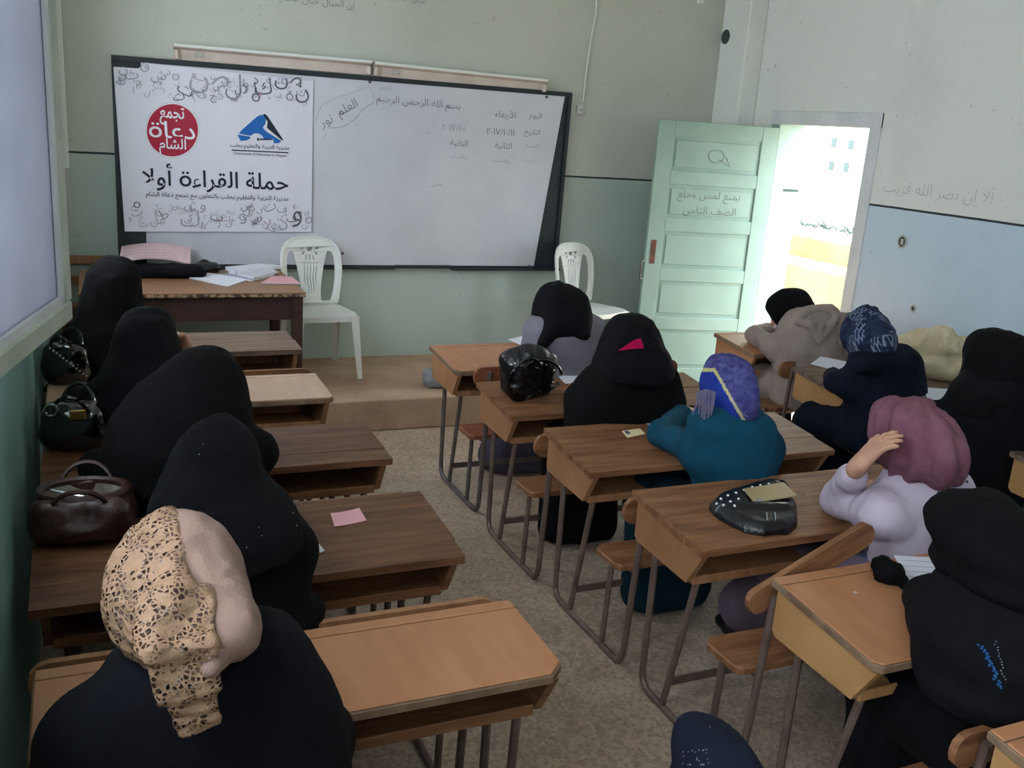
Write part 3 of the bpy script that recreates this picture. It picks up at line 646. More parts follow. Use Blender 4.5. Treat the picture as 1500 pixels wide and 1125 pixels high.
    if back == 'tilt':   # loose backrest, left end low, right end kicked up
        L = .47; hh = .078; r = hh*.46; P = []
        for cx, cz, a0 in ((L-r, hh/2-r, 0), (r, hh/2-r, 90), (r, -hh/2+r, 180), (L-r, -hh/2+r, 270)):
            P += [(cx+r*math.cos(math.radians(a0+t)), cz+r*math.sin(math.radians(a0+t))) for t in (0, 30, 60, 90)]
        b = MB(); b.prism(P, -.011, .011, 1); o = b.build('backrest', 'old_wood', e); o.location = (-hw+.0, rb+.01, .645); o.rotation_euler = (0, -math.radians(24), 0)
    d.plane = lambda px, py, d=d, sl=sl: _hit(d, sl, px, py)
    d.z = lambda Y, d=d, sl=sl: d.zf+(Y-d.far)*sl
    return d
def _hit(d, sl, px, py):
    r = ray(px, py)   # CAM.z + t rz = zf + (t ry - far) sl
    t = (d.zf - d.far*sl - CAM[2])/(r[2]-r[1]*sl); return CAM+r*t

SD = school_desk
SD('d1', 1.70, 4.793, top='laminate', side='panel_wood', metal='steel_grey', seat='red_wood', bz=(.69, .79), clip=.035, label='light brown laminate school desk nearest the platform in front of the grey-coated person')
SD('d2', 1.675, 4.026, top='old', side='panel_wood', seat='old_wood', planks=2, label='worn reddish wooden school desk with a black handbag standing on it')
SD('d3', 1.69, 3.314, top='old', side='panel_wood', seat='old_wood', planks=3, bz=(.60, .70), label='worn brown wooden school desk with a small identity card in front of the teal-clad person')
SD('d4', 1.695, 2.614, top='old', side='panel_wood', back='tilt', planks=4, label='scratched brown plank school desk carrying the studded purse, its backrest hanging askew')
SD('d5', 1.745, 1.926, top='laminate', side='panel_pale', bz=(.585, .675), clip=.02, label='light laminate school desk with a crumpled black cloth on top')
SD('d6', 1.74, 1.19, top='laminate', side='panel_pale', bz=(.6, .69), clip=.02, label='light laminate school desk behind the bench of the person with blue sequins')
SD('f1', 3.655, 4.897, 1.15, top='laminate', side='laminate', bz=(.62, .72), label='orange-brown laminate school desk by the doorway in front of the beige-coated person')
SD('f2', 3.575, 4.037, 1.17, top='oldgrey', side='panel_pale', metal='steel_grey', seat='red_wood', bz=(.64, .75), label='grey-topped school desk with yellow side panel in front of the navy-coated person')
SD('f3', 3.61, 3.33, 1.17, zf=.775, zn=.74, top='oldgrey', side='panel_wood', bz=(.6, .7), label='grey wooden school desk with paper in front of the black-veiled person by the blue wall')
SD('f4', 3.56, 2.616, 1.2, top='oldgrey', side='panel_pale', metal='steel_grey', label='school desk with yellow side panel behind the black-veiled person by the blue wall')
SD('l1', -.15, 5.227, 1.16, zn=.735, dep=.42, top='oldgrey', side='panel_wood', planks=2, label='reddish grey wooden school desk right in front of the teacher table')
SD('l2', -.17, 4.313, 1.14, zn=.735, dep=.38, top='laminate_pale', side='panel_wood', clip=.02, label='pale laminate school desk second from the teacher table')
SD('l3', -.16, 3.549, 1.15, zn=.735, dep=.42, top='plank', side='old_wood', planks=4, label='dark brown plank school desk third from the teacher table')
SD('l4', -.16, 2.785, 1.14, zn=.71, dep=.43, top='plank', side='old_wood', planks=4, seat='panel_wood', label='dark brown plank school desk with a pink slip of paper on it')
SD('l5', -.14, 2.02, 1.11, zn=.74, dep=.345, top='laminate', side='old_wood', divider=True, clip=.04, label='orange-tan laminate school desk in front of the person in the lace scarf')
SD('l6', -.14, 1.25, 1.12, zn=.74, dep=.36, top='laminate', side='old_wood', clip=.03, label='tan laminate school desk behind the bench of the person in the lace scarf')

# ------------------------------------------------------------------ white plastic chairs
def outline_mesh(outer, holes, t, mapf):
    cu = bpy.data.curves.new('c', 'CURVE'); cu.dimensions = '2D'; cu.fill_mode = 'BOTH'; cu.extrude = t/2
    for P in [outer]+holes:
        s = cu.splines.new('POLY'); s.points.add(len(P)-1); s.use_cyclic_u = True
        for k, (x, y) in enumerate(P): s.points[k].co = (x, y, 0, 1)
    to = bpy.data.objects.new('c', cu); COL.objects.link(to); bpy.context.view_layer.update()
    me = bpy.data.meshes.new_from_object(to.evaluated_get(bpy.context.evaluated_depsgraph_get())); bpy.data.objects.remove(to)
    bmx = bmesh.new(); bmx.from_mesh(me); bmesh.ops.remove_doubles(bmx, verts=bmx.verts, dist=1e-5)
    for v in bmx.verts: v.co = Vector(mapf(*v.co))
    bmesh.ops.recalc_face_normals(bmx, faces=bmx.faces); bmx.to_mesh(me); bmx.free(); me.materials.clear(); return me
def smooth_poly(P, n=6):
    """closed Catmull-Rom"""
    out = []; N = len(P); P = [np.array(p, float) for p in P]
    for i in range(N):
        a, b_, c_, d_ = P[i-1], P[i], P[(i+1) % N], P[(i+2) % N]
        for k in range(n):
            t = k/n; out.append(tuple(.5*((2*b_)+(-a+c_)*t+(2*a-5*b_+4*c_-d_)*t*t+(-a+3*b_-3*c_+d_)*t**3)))
    return out
def plastic_chair(loc, rz, label):
    """chair faces -y locally (towards the class)"""
    e = empty('plastic_chair', loc, rz); tag(e, label, 'chair', 'white plastic chairs on the platform')
    SH = .43
    # seat: dished grid with rolled edge
    b = MB(); n = 10; G = {}
    for s in (0, 1):
        for i in range(n+1):
            for j in range(n+1):
                u = i/n*2-1; v = j/n*2-1; wx = .205+.02*(-v); x = u*wx*(1-.10*abs(v)**4); y = v*.205*(1-.08*abs(u)**4)
                z = SH-.018*(1-u*u)*(1-v*v*.6)-.012*max(0, -v-.6)-(.006 if s else 0)-.03*(max(abs(u), abs(v)) > .99)*(s == 0)*0
                G[s, i, j] = b.bm.verts.new((x, y, z))
    for i in range(n):
        for j in range(n):
            q = [(i, j), (i+1, j), (i+1, j+1), (i, j+1)]; b.bm.faces.new([G[(0,)+k] for k in q]); b.bm.faces.new([G[(1,)+k] for k in q[::-1]])
    ring = [(i, 0) for i in range(n)]+[(n, j) for j in range(n)]+[(i, n) for i in range(n, 0, -1)]+[(0, j) for j in range(n, 0, -1)]
    skirt = [b.bm.verts.new((G[(1,)+k].co.x*1.015, G[(1,)+k].co.y*1.015, SH-.045)) for k in ring]
    for a in range(len(ring)):
        c_ = (a+1) % len(ring); b.bm.faces.new((G[(0,)+ring[a]], G[(0,)+ring[c_]], skirt[c_], skirt[a]))
    b.build('seat', 'white_plastic', e, smooth=True)
    for sx in (-1, 1):
        for sy in (-1, 1):
            b = MB(); top = Vector((sx*.185, sy*.175, SH-.012)); bot = Vector((sx*(.215 if sy < 0 else .20), sy*(.235 if sy < 0 else .25), 0))
            def sec(c, wx, wy, t):   # L-shaped section opening inwards
                X, Y = sx, sy
                return [b.bm.verts.new(c+Vector(q)) for q in ((X*wx, Y*wy, 0), (X*wx, -Y*wy, 0), (X*(wx-t), -Y*wy, 0), (X*(wx-t), Y*(wy-t), 0), (-X*wx, Y*(wy-t), 0), (-X*wx, Y*wy, 0))]
            R_ = [sec(top, .028, .032, .008), sec(top.lerp(bot, .12), .026, .026, .007), sec(top.lerp(bot, .5), .022, .021, .006), sec(bot, .016, .016, .006)]
            for p, q in zip(R_, R_[1:]):
                for k in range(6): b.bm.faces.new((p[k], p[(k+1) % 6], q[(k+1) % 6], q[k]))
            b.bm.faces.new(R_[0]); b.bm.faces.new(R_[-1][::-1]); b.build('leg', 'white_plastic', e)
    # backrest: arched frame with pierced central splat
    def bmap(x, z, t): return (x, .195+.20*(z-.0)*.55+.03*(z/.47)**2 - 1.0*x*x*.9 + t, SH-.02+z)
    H = .47
    outer = smooth_poly([(-.165, 0), (-.19, .12), (-.205, .27), (-.195, .39), (-.13, .455), (0, .47), (.13, .455), (.195, .39), (.205, .27), (.19, .12), (.165, 0), (.08, -.004), (0, -.005), (-.08, -.004)], 5)
    holes = []
    for s in (-1, 1):
        holes.append(smooth_poly([(s*.075, .045), (s*.125, .045), (s*.155, .13), (s*.168, .27), (s*.158, .36), (s*.125, .385), (s*.105, .33), (s*.082, .22), (s*.070, .12)], 5))
    def ell(cx, cz, rx, rz_, a): return [(cx+rx*math.cos(t)*math.cos(a)-rz_*math.sin(t)*math.sin(a), cz+rx*math.cos(t)*math.sin(a)+rz_*math.sin(t)*math.cos(a)) for t in np.linspace(0, 2*math.pi, 13)[:-1]]
    holes += [[(-.022, .408), (.022, .408), (.010, .382), (-.010, .382)], ell(-.052, .402, .014, .009, 0), ell(.052, .402, .014, .009, 0), ell(-.045, .368, .016, .007, .9), ell(.045, .368, .016, .007, -.9), ell(-.026, .338, .020, .005, 1.35), ell(.026, .338, .020, .005, -1.35), ell(0, .338, .022, .005, 1.57)]
    for k, x in enumerate((-.042, -.020, .002, .024, .044)):
        z0, z1 = (.14, .30) if k in (0, 4) else (.09, .30); c = [(x*(.75+.25*(z-.09)/.2)+.004*math.sin((z-.09)*42), z) for z in np.linspace(z0, z1, 12)]
        wd = lambda i: .0038*math.sin(math.pi*(i+.6)/12.2)
        holes.append([(p[0]-wd(i), p[1]) for i, p in enumerate(c)]+[(p[0]+wd(i), p[1]) for i, p in list(enumerate(c))[::-1]])
    me = outline_mesh(outer, holes, .008, bmap); rawobj('backrest', me, 'white_plastic', e)
    rim = MB(); prof = [(x*1.0, z) for x, z in outer if z > .02]
    prof.sort(key=lambda p: math.atan2(p[1]-.1, p[0]))
    ang_ = [p for p in prof]
    rim.tube([bmap(x, z, -.004) for x, z in ang_], .011, 6); rim.build('back_rim', 'white_plastic', e, smooth=True)
    return e
q = atZ(500, 552, PH)
plastic_chair((1.435, 6.30, PH), math.radians(4), 'white plastic chair with pierced back beside the teacher table')
plastic_chair((3.50, 6.25, PH), math.radians(20), 'white plastic chair with pierced back standing near the open door')

# ------------------------------------------------------------------ teacher's table
TX0, TX1, TY0, TY1, TZ = -.04, 1.205, 5.64, 6.47, .88
t = empty('teacher_table', ((TX0+TX1)/2, (TY0+TY1)/2, PH)); tag(t, 'brown wooden teacher table with worn edges standing on the platform', 'table')
hx, hy, hz = (TX1-TX0)/2, (TY1-TY0)/2, TZ-PH
mat('table_top', '#9c7250', .4, '#87603f', 4, 6, (1, 10, 10), bump=.1); mat('table_dark', '#38241d', .5, '#48302a', 5, 5, (1, 8, 8)); mat('worn_edge', '#a58a70', .7, '#4b342a', 30, 4, lo=.45, hi=.55)
b = MB(); b.box((-hx, -hy, hz-.006), (hx, hy, hz), .002); b.build('tabletop', 'table_top', t)
b = MB(); b.box((-hx, -hy, hz-.028), (hx, hy, hz-.006), .005); b.build('top_edge', 'worn_edge', t)
for n_, lo, hi in (('apron', (-hx+.05, -hy+.03, hz-.17), (hx-.05, -hy+.055, hz-.028)), ('apron', (-hx+.05, hy-.055, hz-.17), (hx-.05, hy-.03, hz-.028)), ('apron', (-hx+.03, -hy+.055, hz-.17), (-hx+.055, hy-.055, hz-.028)), ('apron', (hx-.055, -hy+.055, hz-.17), (hx-.03, hy-.055, hz-.028))): box(n_, lo, hi, 'table_dark', t, bev=.002)
for sx in (-1, 1):
    for sy in (-1, 1):
        x = sx*(hx-.045); y = sy*(hy-.045); b = MB(); b.box((x-.03, y-.03, 0), (x+.03, y+.03, hz-.028), .003); b.build('leg', 'table_dark', t)
# wooden chair behind the table, only its back post shows
c = empty('wooden_chair', (.0, 6.56, PH)); tag(c, 'plain wooden chair pushed behind the teacher table in the corner', 'chair')
box('seat', (-.15, -.03, .40), (.19, .10, .425), 'panel_wood', c, bev=.004)
for x in (-.13, .17):
    box('leg', (x-.02, .06, 0), (x+.02, .10, .735), 'panel_wood', c, bev=.003); box('leg', (x-.02, -.03, 0), (x+.02, .01, .40), 'panel_wood', c, bev=.003)
for z in (.55, .68): box('back_slat', (-.11, .068, z), (.15, .088, z+.055), 'panel_wood', c, bev=.003)

# ---- papers
def sheet(name, P, m, th=.0015, label=None, cat='paper', group=None, curl=0, lift=.0012):
    """thin sheet over four world points lying on a surface"""
    P = [Vector(p) for p in P]; b = MB(); n = 6; G = {}
    for s in (0, 1):
        for i in range(n+1):
            for j in range(n+1):
                u, v = i/n, j/n; q = (P[0].lerp(P[1], u)).lerp(P[3].lerp(P[2], u), v); z = curl*((2*u-1)**2)*(1-.3*v)
                G[s, i, j] = b.bm.verts.new(q+Vector((0, 0, z+lift+(th if s else 0))))
    for i in range(n):
        for j in range(n):
            q = [(i, j), (i+1, j), (i+1, j+1), (i, j+1)]; b.bm.faces.new([G[(1,)+k] for k in q]); b.bm.faces.new([G[(0,)+k] for k in q[::-1]])
    for i in range(n):
        for j in (0, n): b.bm.faces.new((G[0, i, j], G[0, i+1, j], G[1, i+1, j], G[1, i, j])); b.bm.faces.new((G[0, j, i], G[0, j, i+1], G[1, j, i+1], G[1, j, i]))
    o = b.build(name, m, smooth=False)
    if label: tag(o, label, cat, group)
    return o
def dsheet(k, pts, m, label, name='exam_paper', curl=.002, group='exam papers on the desks', cat='paper', th=.0012):
    d = DESKS[k]; return sheet(name, [d.plane(*p) for p in pts], m, th, label, cat, group, curl)
EP = {}
EP['d1'] = dsheet('d1', [(744, 498), (772, 491), (800, 500), (768, 509)], 'paper', 'exam paper at the left elbow of the grey-coated person')
EP['d2'] = dsheet('d2', [(818, 553), (848, 545), (865, 560), (828, 563)], 'paper', 'exam paper beside the black handbag')
EP['d3'] = dsheet('d3', [(946, 622), (990, 608), (1024, 615), (966, 631)], 'paper', 'exam paper under the hand of the teal-clad person')
EP['d4'] = dsheet('d4', [(1243, 717), (1262, 706), (1330, 716), (1310, 730)], 'paper', 'exam paper beside the elbow of the lavender-coated person')
EP['d5'] = dsheet('d5', [(1309, 815), (1390, 818), (1402, 862), (1335, 867)], 'paper', 'exam paper lying beside the crumpled black cloth')
EP['f1'] = dsheet('f1', [(1091, 486), (1097, 479), (1140, 480), (1135, 489)], 'paper', 'exam paper in front of the beige-coated person')
EP['f2'] = dsheet('f2', [(1187, 534), (1202, 523), (1262, 535), (1252, 551)], 'paper', 'exam paper in front of the navy-coated person')
EP['f3'] = dsheet('f3', [(1349, 568), (1400, 571), (1406, 583), (1362, 590)], 'paper', 'exam paper in front of the veiled person by the blue wall')
EP['l4'] = dsheet('l4', [(400, 800), (437, 765), (476, 808), (440, 822)], 'paper', 'exam paper half hidden under the sleeve beside the pink slip')
dsheet('l4', [(484, 754), (526, 746), (537, 764), (490, 773)], 'paper_pink', 'small pink slip of paper on the dark plank desk', 'pink_slip', .003, None, 'paper')
ic = dsheet('d3', [(911, 632), (937, 628), (945, 636), (919, 642)], 'paper_cream', 'small cream identity card with photo lying on the desk', 'identity_card', 0, None, 'card', .001)
d = DESKS['d3']; o = sheet('photo', [d.plane(*p) for p in ((914, 632.5), (920, 631.6), (924, 636), (918, 637))], 'ink_mid', .0004, lift=.0026); o.parent = ic
for k, P in (('d3', [((953, 621), (990, 610)), ((958, 624), (1000, 612)), ((963, 627), (1008, 614))]), ('d5', [((1318, 822), (1388, 826)), ((1322, 830), (1390, 834)), ((1326, 838), (1393, 842)), ((1330, 846), (1395, 850)), ((1334, 854), (1397, 857))])):
    for a, c_ in P:
        d = DESKS[k]; A, C_ = d.plane(*a), d.plane(*c_)
        strokes('printed_line', [[A+np.array([0, 0, .0035]), C_+np.array([0, 0, .0035])]], .0007, 'ink_light', EP[k])
# ------------------------------------------------------------------ soft shapes: signed distance fields turned into meshes
class SDF:
    def __init__(s, lo, hi, h):
        s.lo = np.array(lo, float); s.h = h; s.n = np.ceil((np.array(hi)-s.lo)/h).astype(int)+1
        s.d = np.full(s.n, .3, np.float32)
    def _box(s, lo, hi, m):
        a = np.clip(np.floor((np.array(lo)-m-s.lo)/s.h).astype(int), 0, s.n-1); b = np.clip(np.ceil((np.array(hi)+m-s.lo)/s.h).astype(int)+1, 1, s.n)
        if (b <= a).any(): return None, None
        g = np.ogrid[a[0]:b[0], a[1]:b[1], a[2]:b[2]]
        return tuple(slice(i, j) for i, j in zip(a, b)), [(g[i]*s.h+s.lo[i]).astype(np.float32) for i in range(3)]
    def _mix(s, sl, d, k, op):
        c = s.d[sl]
        if op == 'sub': d = -d; hh = np.maximum(k-np.abs(c-d), 0)/k if k else 0; s.d[sl] = np.maximum(c, d)+(hh*hh*k*.25 if k else 0)
        else: hh = np.maximum(k-np.abs(c-d), 0)/k if k else 0; s.d[sl] = np.minimum(c, d)-(hh*hh*k*.25 if k else 0)
    def cone(s, a, b, ra, rb, k=.03, op='add', flat=None):
        a = np.array(a, np.float32); b = np.array(b, np.float32); R = max(ra, rb); m = R+k+2*s.h
        sl, (x, y, z) = s._box(np.minimum(a, b), np.maximum(a, b), m) if s._box(np.minimum(a, b), np.maximum(a, b), m)[0] else (None, (0, 0, 0))
        if sl is None: return s
        ab = b-a; L = max(float(ab@ab), 1e-9)
        t = np.clip(((x-a[0])*ab[0]+(y-a[1])*ab[1]+(z-a[2])*ab[2])/L, 0, 1)
        dx, dy, dz = x-a[0]-t*ab[0], y-a[1]-t*ab[1], z-a[2]-t*ab[2]
        s._mix(sl, np.sqrt(dx*dx+dy*dy+dz*dz)-(ra+(rb-ra)*t), k, op); return s
    def ell(s, c, r, k=.03, op='add', rot=None):
        c = np.array(c, np.float32); r = np.array(r, np.float32); R = float(r.max()); m = k+2*s.h
        sl, g = s._box(c-R, c+R, m)
        if sl is None: return s
        x, y, z = g[0]-c[0], g[1]-c[1], g[2]-c[2]
        if rot is not None:
            Rm = np.array(rot, np.float32); x, y, z = (Rm[0, i]*x+Rm[1, i]*y+Rm[2, i]*z for i in range(3))
        k0 = np.sqrt((x/r[0])**2+(y/r[1])**2+(z/r[2])**2); k1 = np.sqrt((x/r[0]**2)**2+(y/r[1]**2)**2+(z/r[2]**2)**2)+1e-6
        s._mix(sl, k0*(k0-1)/k1, k, op); return s
    def box(s, c, hf, rad=.01, k=.02, op='add', rot=None):
        c = np.array(c, np.float32); hf = np.array(hf, np.float32); R = float(np.linalg.norm(hf)); sl, g = s._box(c-R, c+R, k+2*s.h)
        if sl is None: return s
        x, y, z = g[0]-c[0], g[1]-c[1], g[2]-c[2]
        if rot is not None:
            Rm = np.array(rot, np.float32); x, y, z = (Rm[0, i]*x+Rm[1, i]*y+Rm[2, i]*z for i in range(3))
        q = [np.abs(v)-(hh-rad) for v, hh in zip((x, y, z), hf)]
        d = np.sqrt(sum(np.maximum(v, 0)**2 for v in q))+np.minimum(np.maximum(np.maximum(q[0], q[1]), q[2]), 0)-rad
        s._mix(sl, d, k, op); return s
    def loft(s, rows, k=.02, pw=2.0):
        """stack of ellipses: rows of (z, cx, cy, rx, ry)"""
        A = np.array(sorted(rows), float); z0, z1 = A[0, 0], A[-1, 0]; R = A[:, 3:].max()
        lo = np.array([(A[:, 1]-A[:, 3]).min(), (A[:, 2]-A[:, 4]).min(), z0]); hi = np.array([(A[:, 1]+A[:, 3]).max(), (A[:, 2]+A[:, 4]).max(), z1])
        sl, g = s._box(lo, hi, k+3*s.h)
        if sl is None: return s
        z = g[2][0, 0]; zz = np.linspace(z0, z1, 80); I = [np.interp(zz, A[:, 0], A[:, c]) for c in (1, 2, 3, 4)]
        ker = np.array([1, 2, 3, 2, 1])/9.; I = [np.convolve(np.pad(v, 2, 'edge'), ker, 'valid') for v in I]
        cx, cy, rx, ry = [np.interp(z, zz, v)[None, None, :].astype(np.float32) for v in I]
        x, y = np.abs(g[0]-cx)/rx, np.abs(g[1]-cy)/ry; q = (x**pw+y**pw)**(1/pw); d = (q-1)*np.minimum(rx, ry)*.9
        zc = g[2]; d = np.maximum(d, np.maximum(zc-z1, z0-zc)); s._mix(sl, d, k, 'add'); return s
    def pillow(s, poly, zfun, t, edge=.03):
        """cushion over a polygon (world xy) lying on the surface z = zfun(y)"""
        x = (np.arange(s.n[0])*s.h+s.lo[0])[:, None]; y = (np.arange(s.n[1])*s.h+s.lo[1])[None, :]; P = np.array(poly)[:, :2]; d = np.full(s.n[:2], 9.); ins = np.zeros(s.n[:2], bool)
        for a, b in zip(P, np.roll(P, -1, 0)):
            ab = b-a; u = np.clip(((x-a[0])*ab[0]+(y-a[1])*ab[1])/(ab@ab), 0, 1); d = np.minimum(d, np.hypot(x-a[0]-u*ab[0], y-a[1]-u*ab[1]))
            ins ^= ((a[1] > y) != (b[1] > y)) & (x < (b[0]-a[0])*(y-a[1])/(b[1]-a[1]+1e-12)+a[0])
        d = np.where(ins, -d, d); top = t*np.sqrt(np.clip(1-(1-np.clip(-d/edge, 0, 1))**2, 0, 1)); z = (np.arange(s.n[2])*s.h+s.lo[2])[None, None, :]; zr = z-zfun(y)[:, :, None]
        s.d = np.minimum(s.d, np.maximum(np.maximum(d[:, :, None]*.7, (zr-top[:, :, None])*.8), .001-zr)).astype(np.float32); return s
    def floor(s, z0):
        z = (np.arange(s.n[2])*s.h+s.lo[2]).astype(np.float32); s.d = np.maximum(s.d, (z0-z)[None, None, :]); return s
    def plane(s, p, nrm):
        """cut away the side the normal points to"""
        g = np.ogrid[0:s.n[0], 0:s.n[1], 0:s.n[2]]; nrm = np.array(nrm, float); nrm /= np.linalg.norm(nrm)
        d = sum((g[i]*s.h+s.lo[i]-p[i])*nrm[i] for i in range(3)); s.d = np.maximum(s.d, d.astype(np.float32)); return s
    def mesh(s):
        d = s.d.copy()
        for ax in range(3):
            for e in (0, -1):
                i = [slice(None)]*3; i[ax] = e; d[tuple(i)] = .3
        ins = d < 0; n = d.shape
        C = [(i, j, k) for i in (0, 1) for j in (0, 1) for k in (0, 1)]
        cnt = sum(ins[i:n[0]-1+i, j:n[1]-1+j, k:n[2]-1+k].astype(np.int8) for i, j, k in C)
        cells = np.argwhere((cnt > 0) & (cnt < 8)); idx = np.full(cnt.shape, -1, np.int32); idx[tuple(cells.T)] = np.arange(len(cells))
        cv = np.stack([d[cells[:, 0]+i, cells[:, 1]+j, cells[:, 2]+k] for i, j, k in C], 1)
        acc = np.zeros((len(cells), 3)); num = np.zeros(len(cells))
        for a in range(8):
            for b in range(a+1, 8):
                if sum(abs(C[a][q]-C[b][q]) for q in range(3)) != 1: continue
                va, vb = cv[:, a], cv[:, b]; m = (va < 0) != (vb < 0); t = np.where(m, va/np.where(m, va-vb, 1), 0)
                p = np.array(C[a])+t[:, None]*(np.array(C[b])-np.array(C[a])); acc += p*m[:, None]; num += m
        V = (cells+acc/num[:, None])*s.h+s.lo; F = []
        for ax in range(3):
            u, v = [(1, 2), (2, 0), (0, 1)][ax]; sl0 = [slice(None)]*3; sl1 = [slice(None)]*3; sl0[ax] = slice(0, -1); sl1[ax] = slice(1, None)
            a, b = ins[tuple(sl0)], ins[tuple(sl1)]
            for flip, mk in ((False, a & ~b), (True, ~a & b)):
                e = np.argwhere(mk); e = e[(e[:, u] > 0) & (e[:, v] > 0)]
                eu = np.zeros(3, int); eu[u] = 1; ev = np.zeros(3, int); ev[v] = 1
                q = np.stack([idx[tuple((e-eu-ev).T)], idx[tuple((e-ev).T)], idx[tuple(e.T)], idx[tuple((e-eu).T)]], 1)
                F.append(q[:, ::-1] if flip else q)
        return V, np.concatenate(F)
def vnoise(P, seed=0):
    """smooth value noise in 3-D, about -1..1"""
    i = np.floor(P).astype(np.int64); f = P-i; f = f*f*(3-2*f); out = 0
    for a in (0, 1):
        for b in (0, 1):
            for c in (0, 1):
                h = ((i[:, 0]+a)*374761393+(i[:, 1]+b)*668265263+(i[:, 2]+c)*2147483647+seed*974711) & 0xffffffff
                h = ((h ^ (h >> 13))*1274126177) & 0xffffffff; h = (h ^ (h >> 16)) & 0xffff
                out = out + (h/32767.5-1)*np.where(a, f[:, 0], 1-f[:, 0])*np.where(b, f[:, 1], 1-f[:, 1])*np.where(c, f[:, 2], 1-f[:, 2])
    return out
def vnormals(V, F):
    n = np.cross(V[F[:, 2]]-V[F[:, 0]], V[F[:, 3]]-V[F[:, 1]]); N = np.zeros_like(V)
    for k in range(4): np.add.at(N, F[:, k], n)
    return N/(np.linalg.norm(N, axis=1, keepdims=True)+1e-9)
def relax(V, F, it=2):
    for _ in range(it):
        S = np.zeros_like(V); c = np.zeros(len(V))
        for a, b in ((0, 1), (1, 2), (2, 3), (3, 0)):
            np.add.at(S, F[:, a], V[F[:, b]]); np.add.at(c, F[:, a], 1); np.add.at(S, F[:, b], V[F[:, a]]); np.add.at(c, F[:, b], 1)
        V = V*.5+.5*S/np.maximum(c, 1)[:, None]
    return V
def folds(V, F, amp, freq, seed, ridge=True, warp=.6, mask=None):
    P = V*np.array(freq); P = P+warp*np.stack([vnoise(V*4+11, seed+5), vnoise(V*4+37, seed+6), vnoise(V*4+71, seed+7)], 1)
    w = vnoise(P, seed); w = (1-2*np.abs(w))*.6+.4*vnoise(P*2.1, seed+3) if ridge else w
    if mask is not None: w = w*mask
    return V+vnormals(V, F)*(w*amp)[:, None]
def pleats(c, amp, n, seed=0, zt=None, fade=.10):
    """folds radiating from the crown c and running down the cloth"""
    def f(V, F):
        d = V-np.array(c); a = np.arctan2(d[:, 1], d[:, 0]); r = np.hypot(d[:, 0], d[:, 1]); w = np.sin(a*n+2.2*vnoise(V*7, seed))*(.6+.4*vnoise(V*np.array([9, 9, 3]), seed+4))
        return V+vnormals(V, F)*(amp*w*np.clip(r/fade, 0, 1))[:, None]
    return f
def soft(name, s, m, parent=None, fold=(), it=2, matfun=None):
    V, F = s.mesh(); V = relax(V, F, it)
    for f in fold: V = folds(V, F, *f) if isinstance(f, tuple) else f(V, F)
    off = np.zeros(3) if parent is None else np.array(parent.location)
    me = bpy.data.meshes.new(name); n, q = len(V), len(F)
    me.vertices.add(n); me.vertices.foreach_set('co', (V-off).astype(np.float32).ravel()); me.loops.add(q*4); me.loops.foreach_set('vertex_index', F.astype(np.int32).ravel())
    me.polygons.add(q); me.polygons.foreach_set('loop_start', np.arange(0, q*4, 4, dtype=np.int32)); me.polygons.foreach_set('use_smooth', np.ones(q, bool))
    me.update(calc_edges=True); me.validate()
    ms = m if isinstance(m, list) else [m]
    for k in ms: me.materials.append(M(k))
    if matfun is not None: me.polygons.foreach_set('material_index', matfun(V[F].mean(1)).astype(np.int32))
    o = bpy.data.objects.new(name, me); COL.objects.link(o)
    if parent is not None: o.parent = parent
    return o

# ------------------------------------------------------------------ fabrics
def fabric(name, col, col2=None, rough=.9, bs=350, bump=.25, **k): return mat(name, col, rough, col2 or col, 9, 4, bump=bump, bscale=bs, spec=.15, **k)
fabric('black_cloth', '#070709', '#0a0a0d'); fabric('black_cloth_b', '#0a0a0e', '#0e0f14'); fabric('navy_cloth', '#0e1220', '#141a2a'); fabric('navy_dark', '#07080e', '#0a0c13')
fabric('grey_cloth', '#77737d', '#827e88'); fabric('purple_grey', '#4a4656', '#555061'); fabric('teal_cloth', '#0f4358', '#144c62'); fabric('teal_dark', '#0b2630', '#10303c')
fabric('lavender_cloth', '#b7aab9', '#c0b4c2'); fabric('mauve_skirt', '#6d6070', '#776a7a'); fabric('beige_coat', '#8f8078', '#998a82'); fabric('mauve_scarf', '#6f4654', '#805864', bump=.5, bs=60)
fabric('pink_cloth', '#d81b60'); fabric('cream_fleece', '#d8c9a8', '#c8b893', bump=.9, bs=90); fabric('blush_scarf', '#846b61', '#90776b', bs=220, bump=.4); fabric('jeans', '#44597c', '#52688c')
mat('shoe_slate', '#4b5260', .6); mat('shoe_black', '#17171b', .45); mat('shoe_sole', '#d0d0d4', .6)
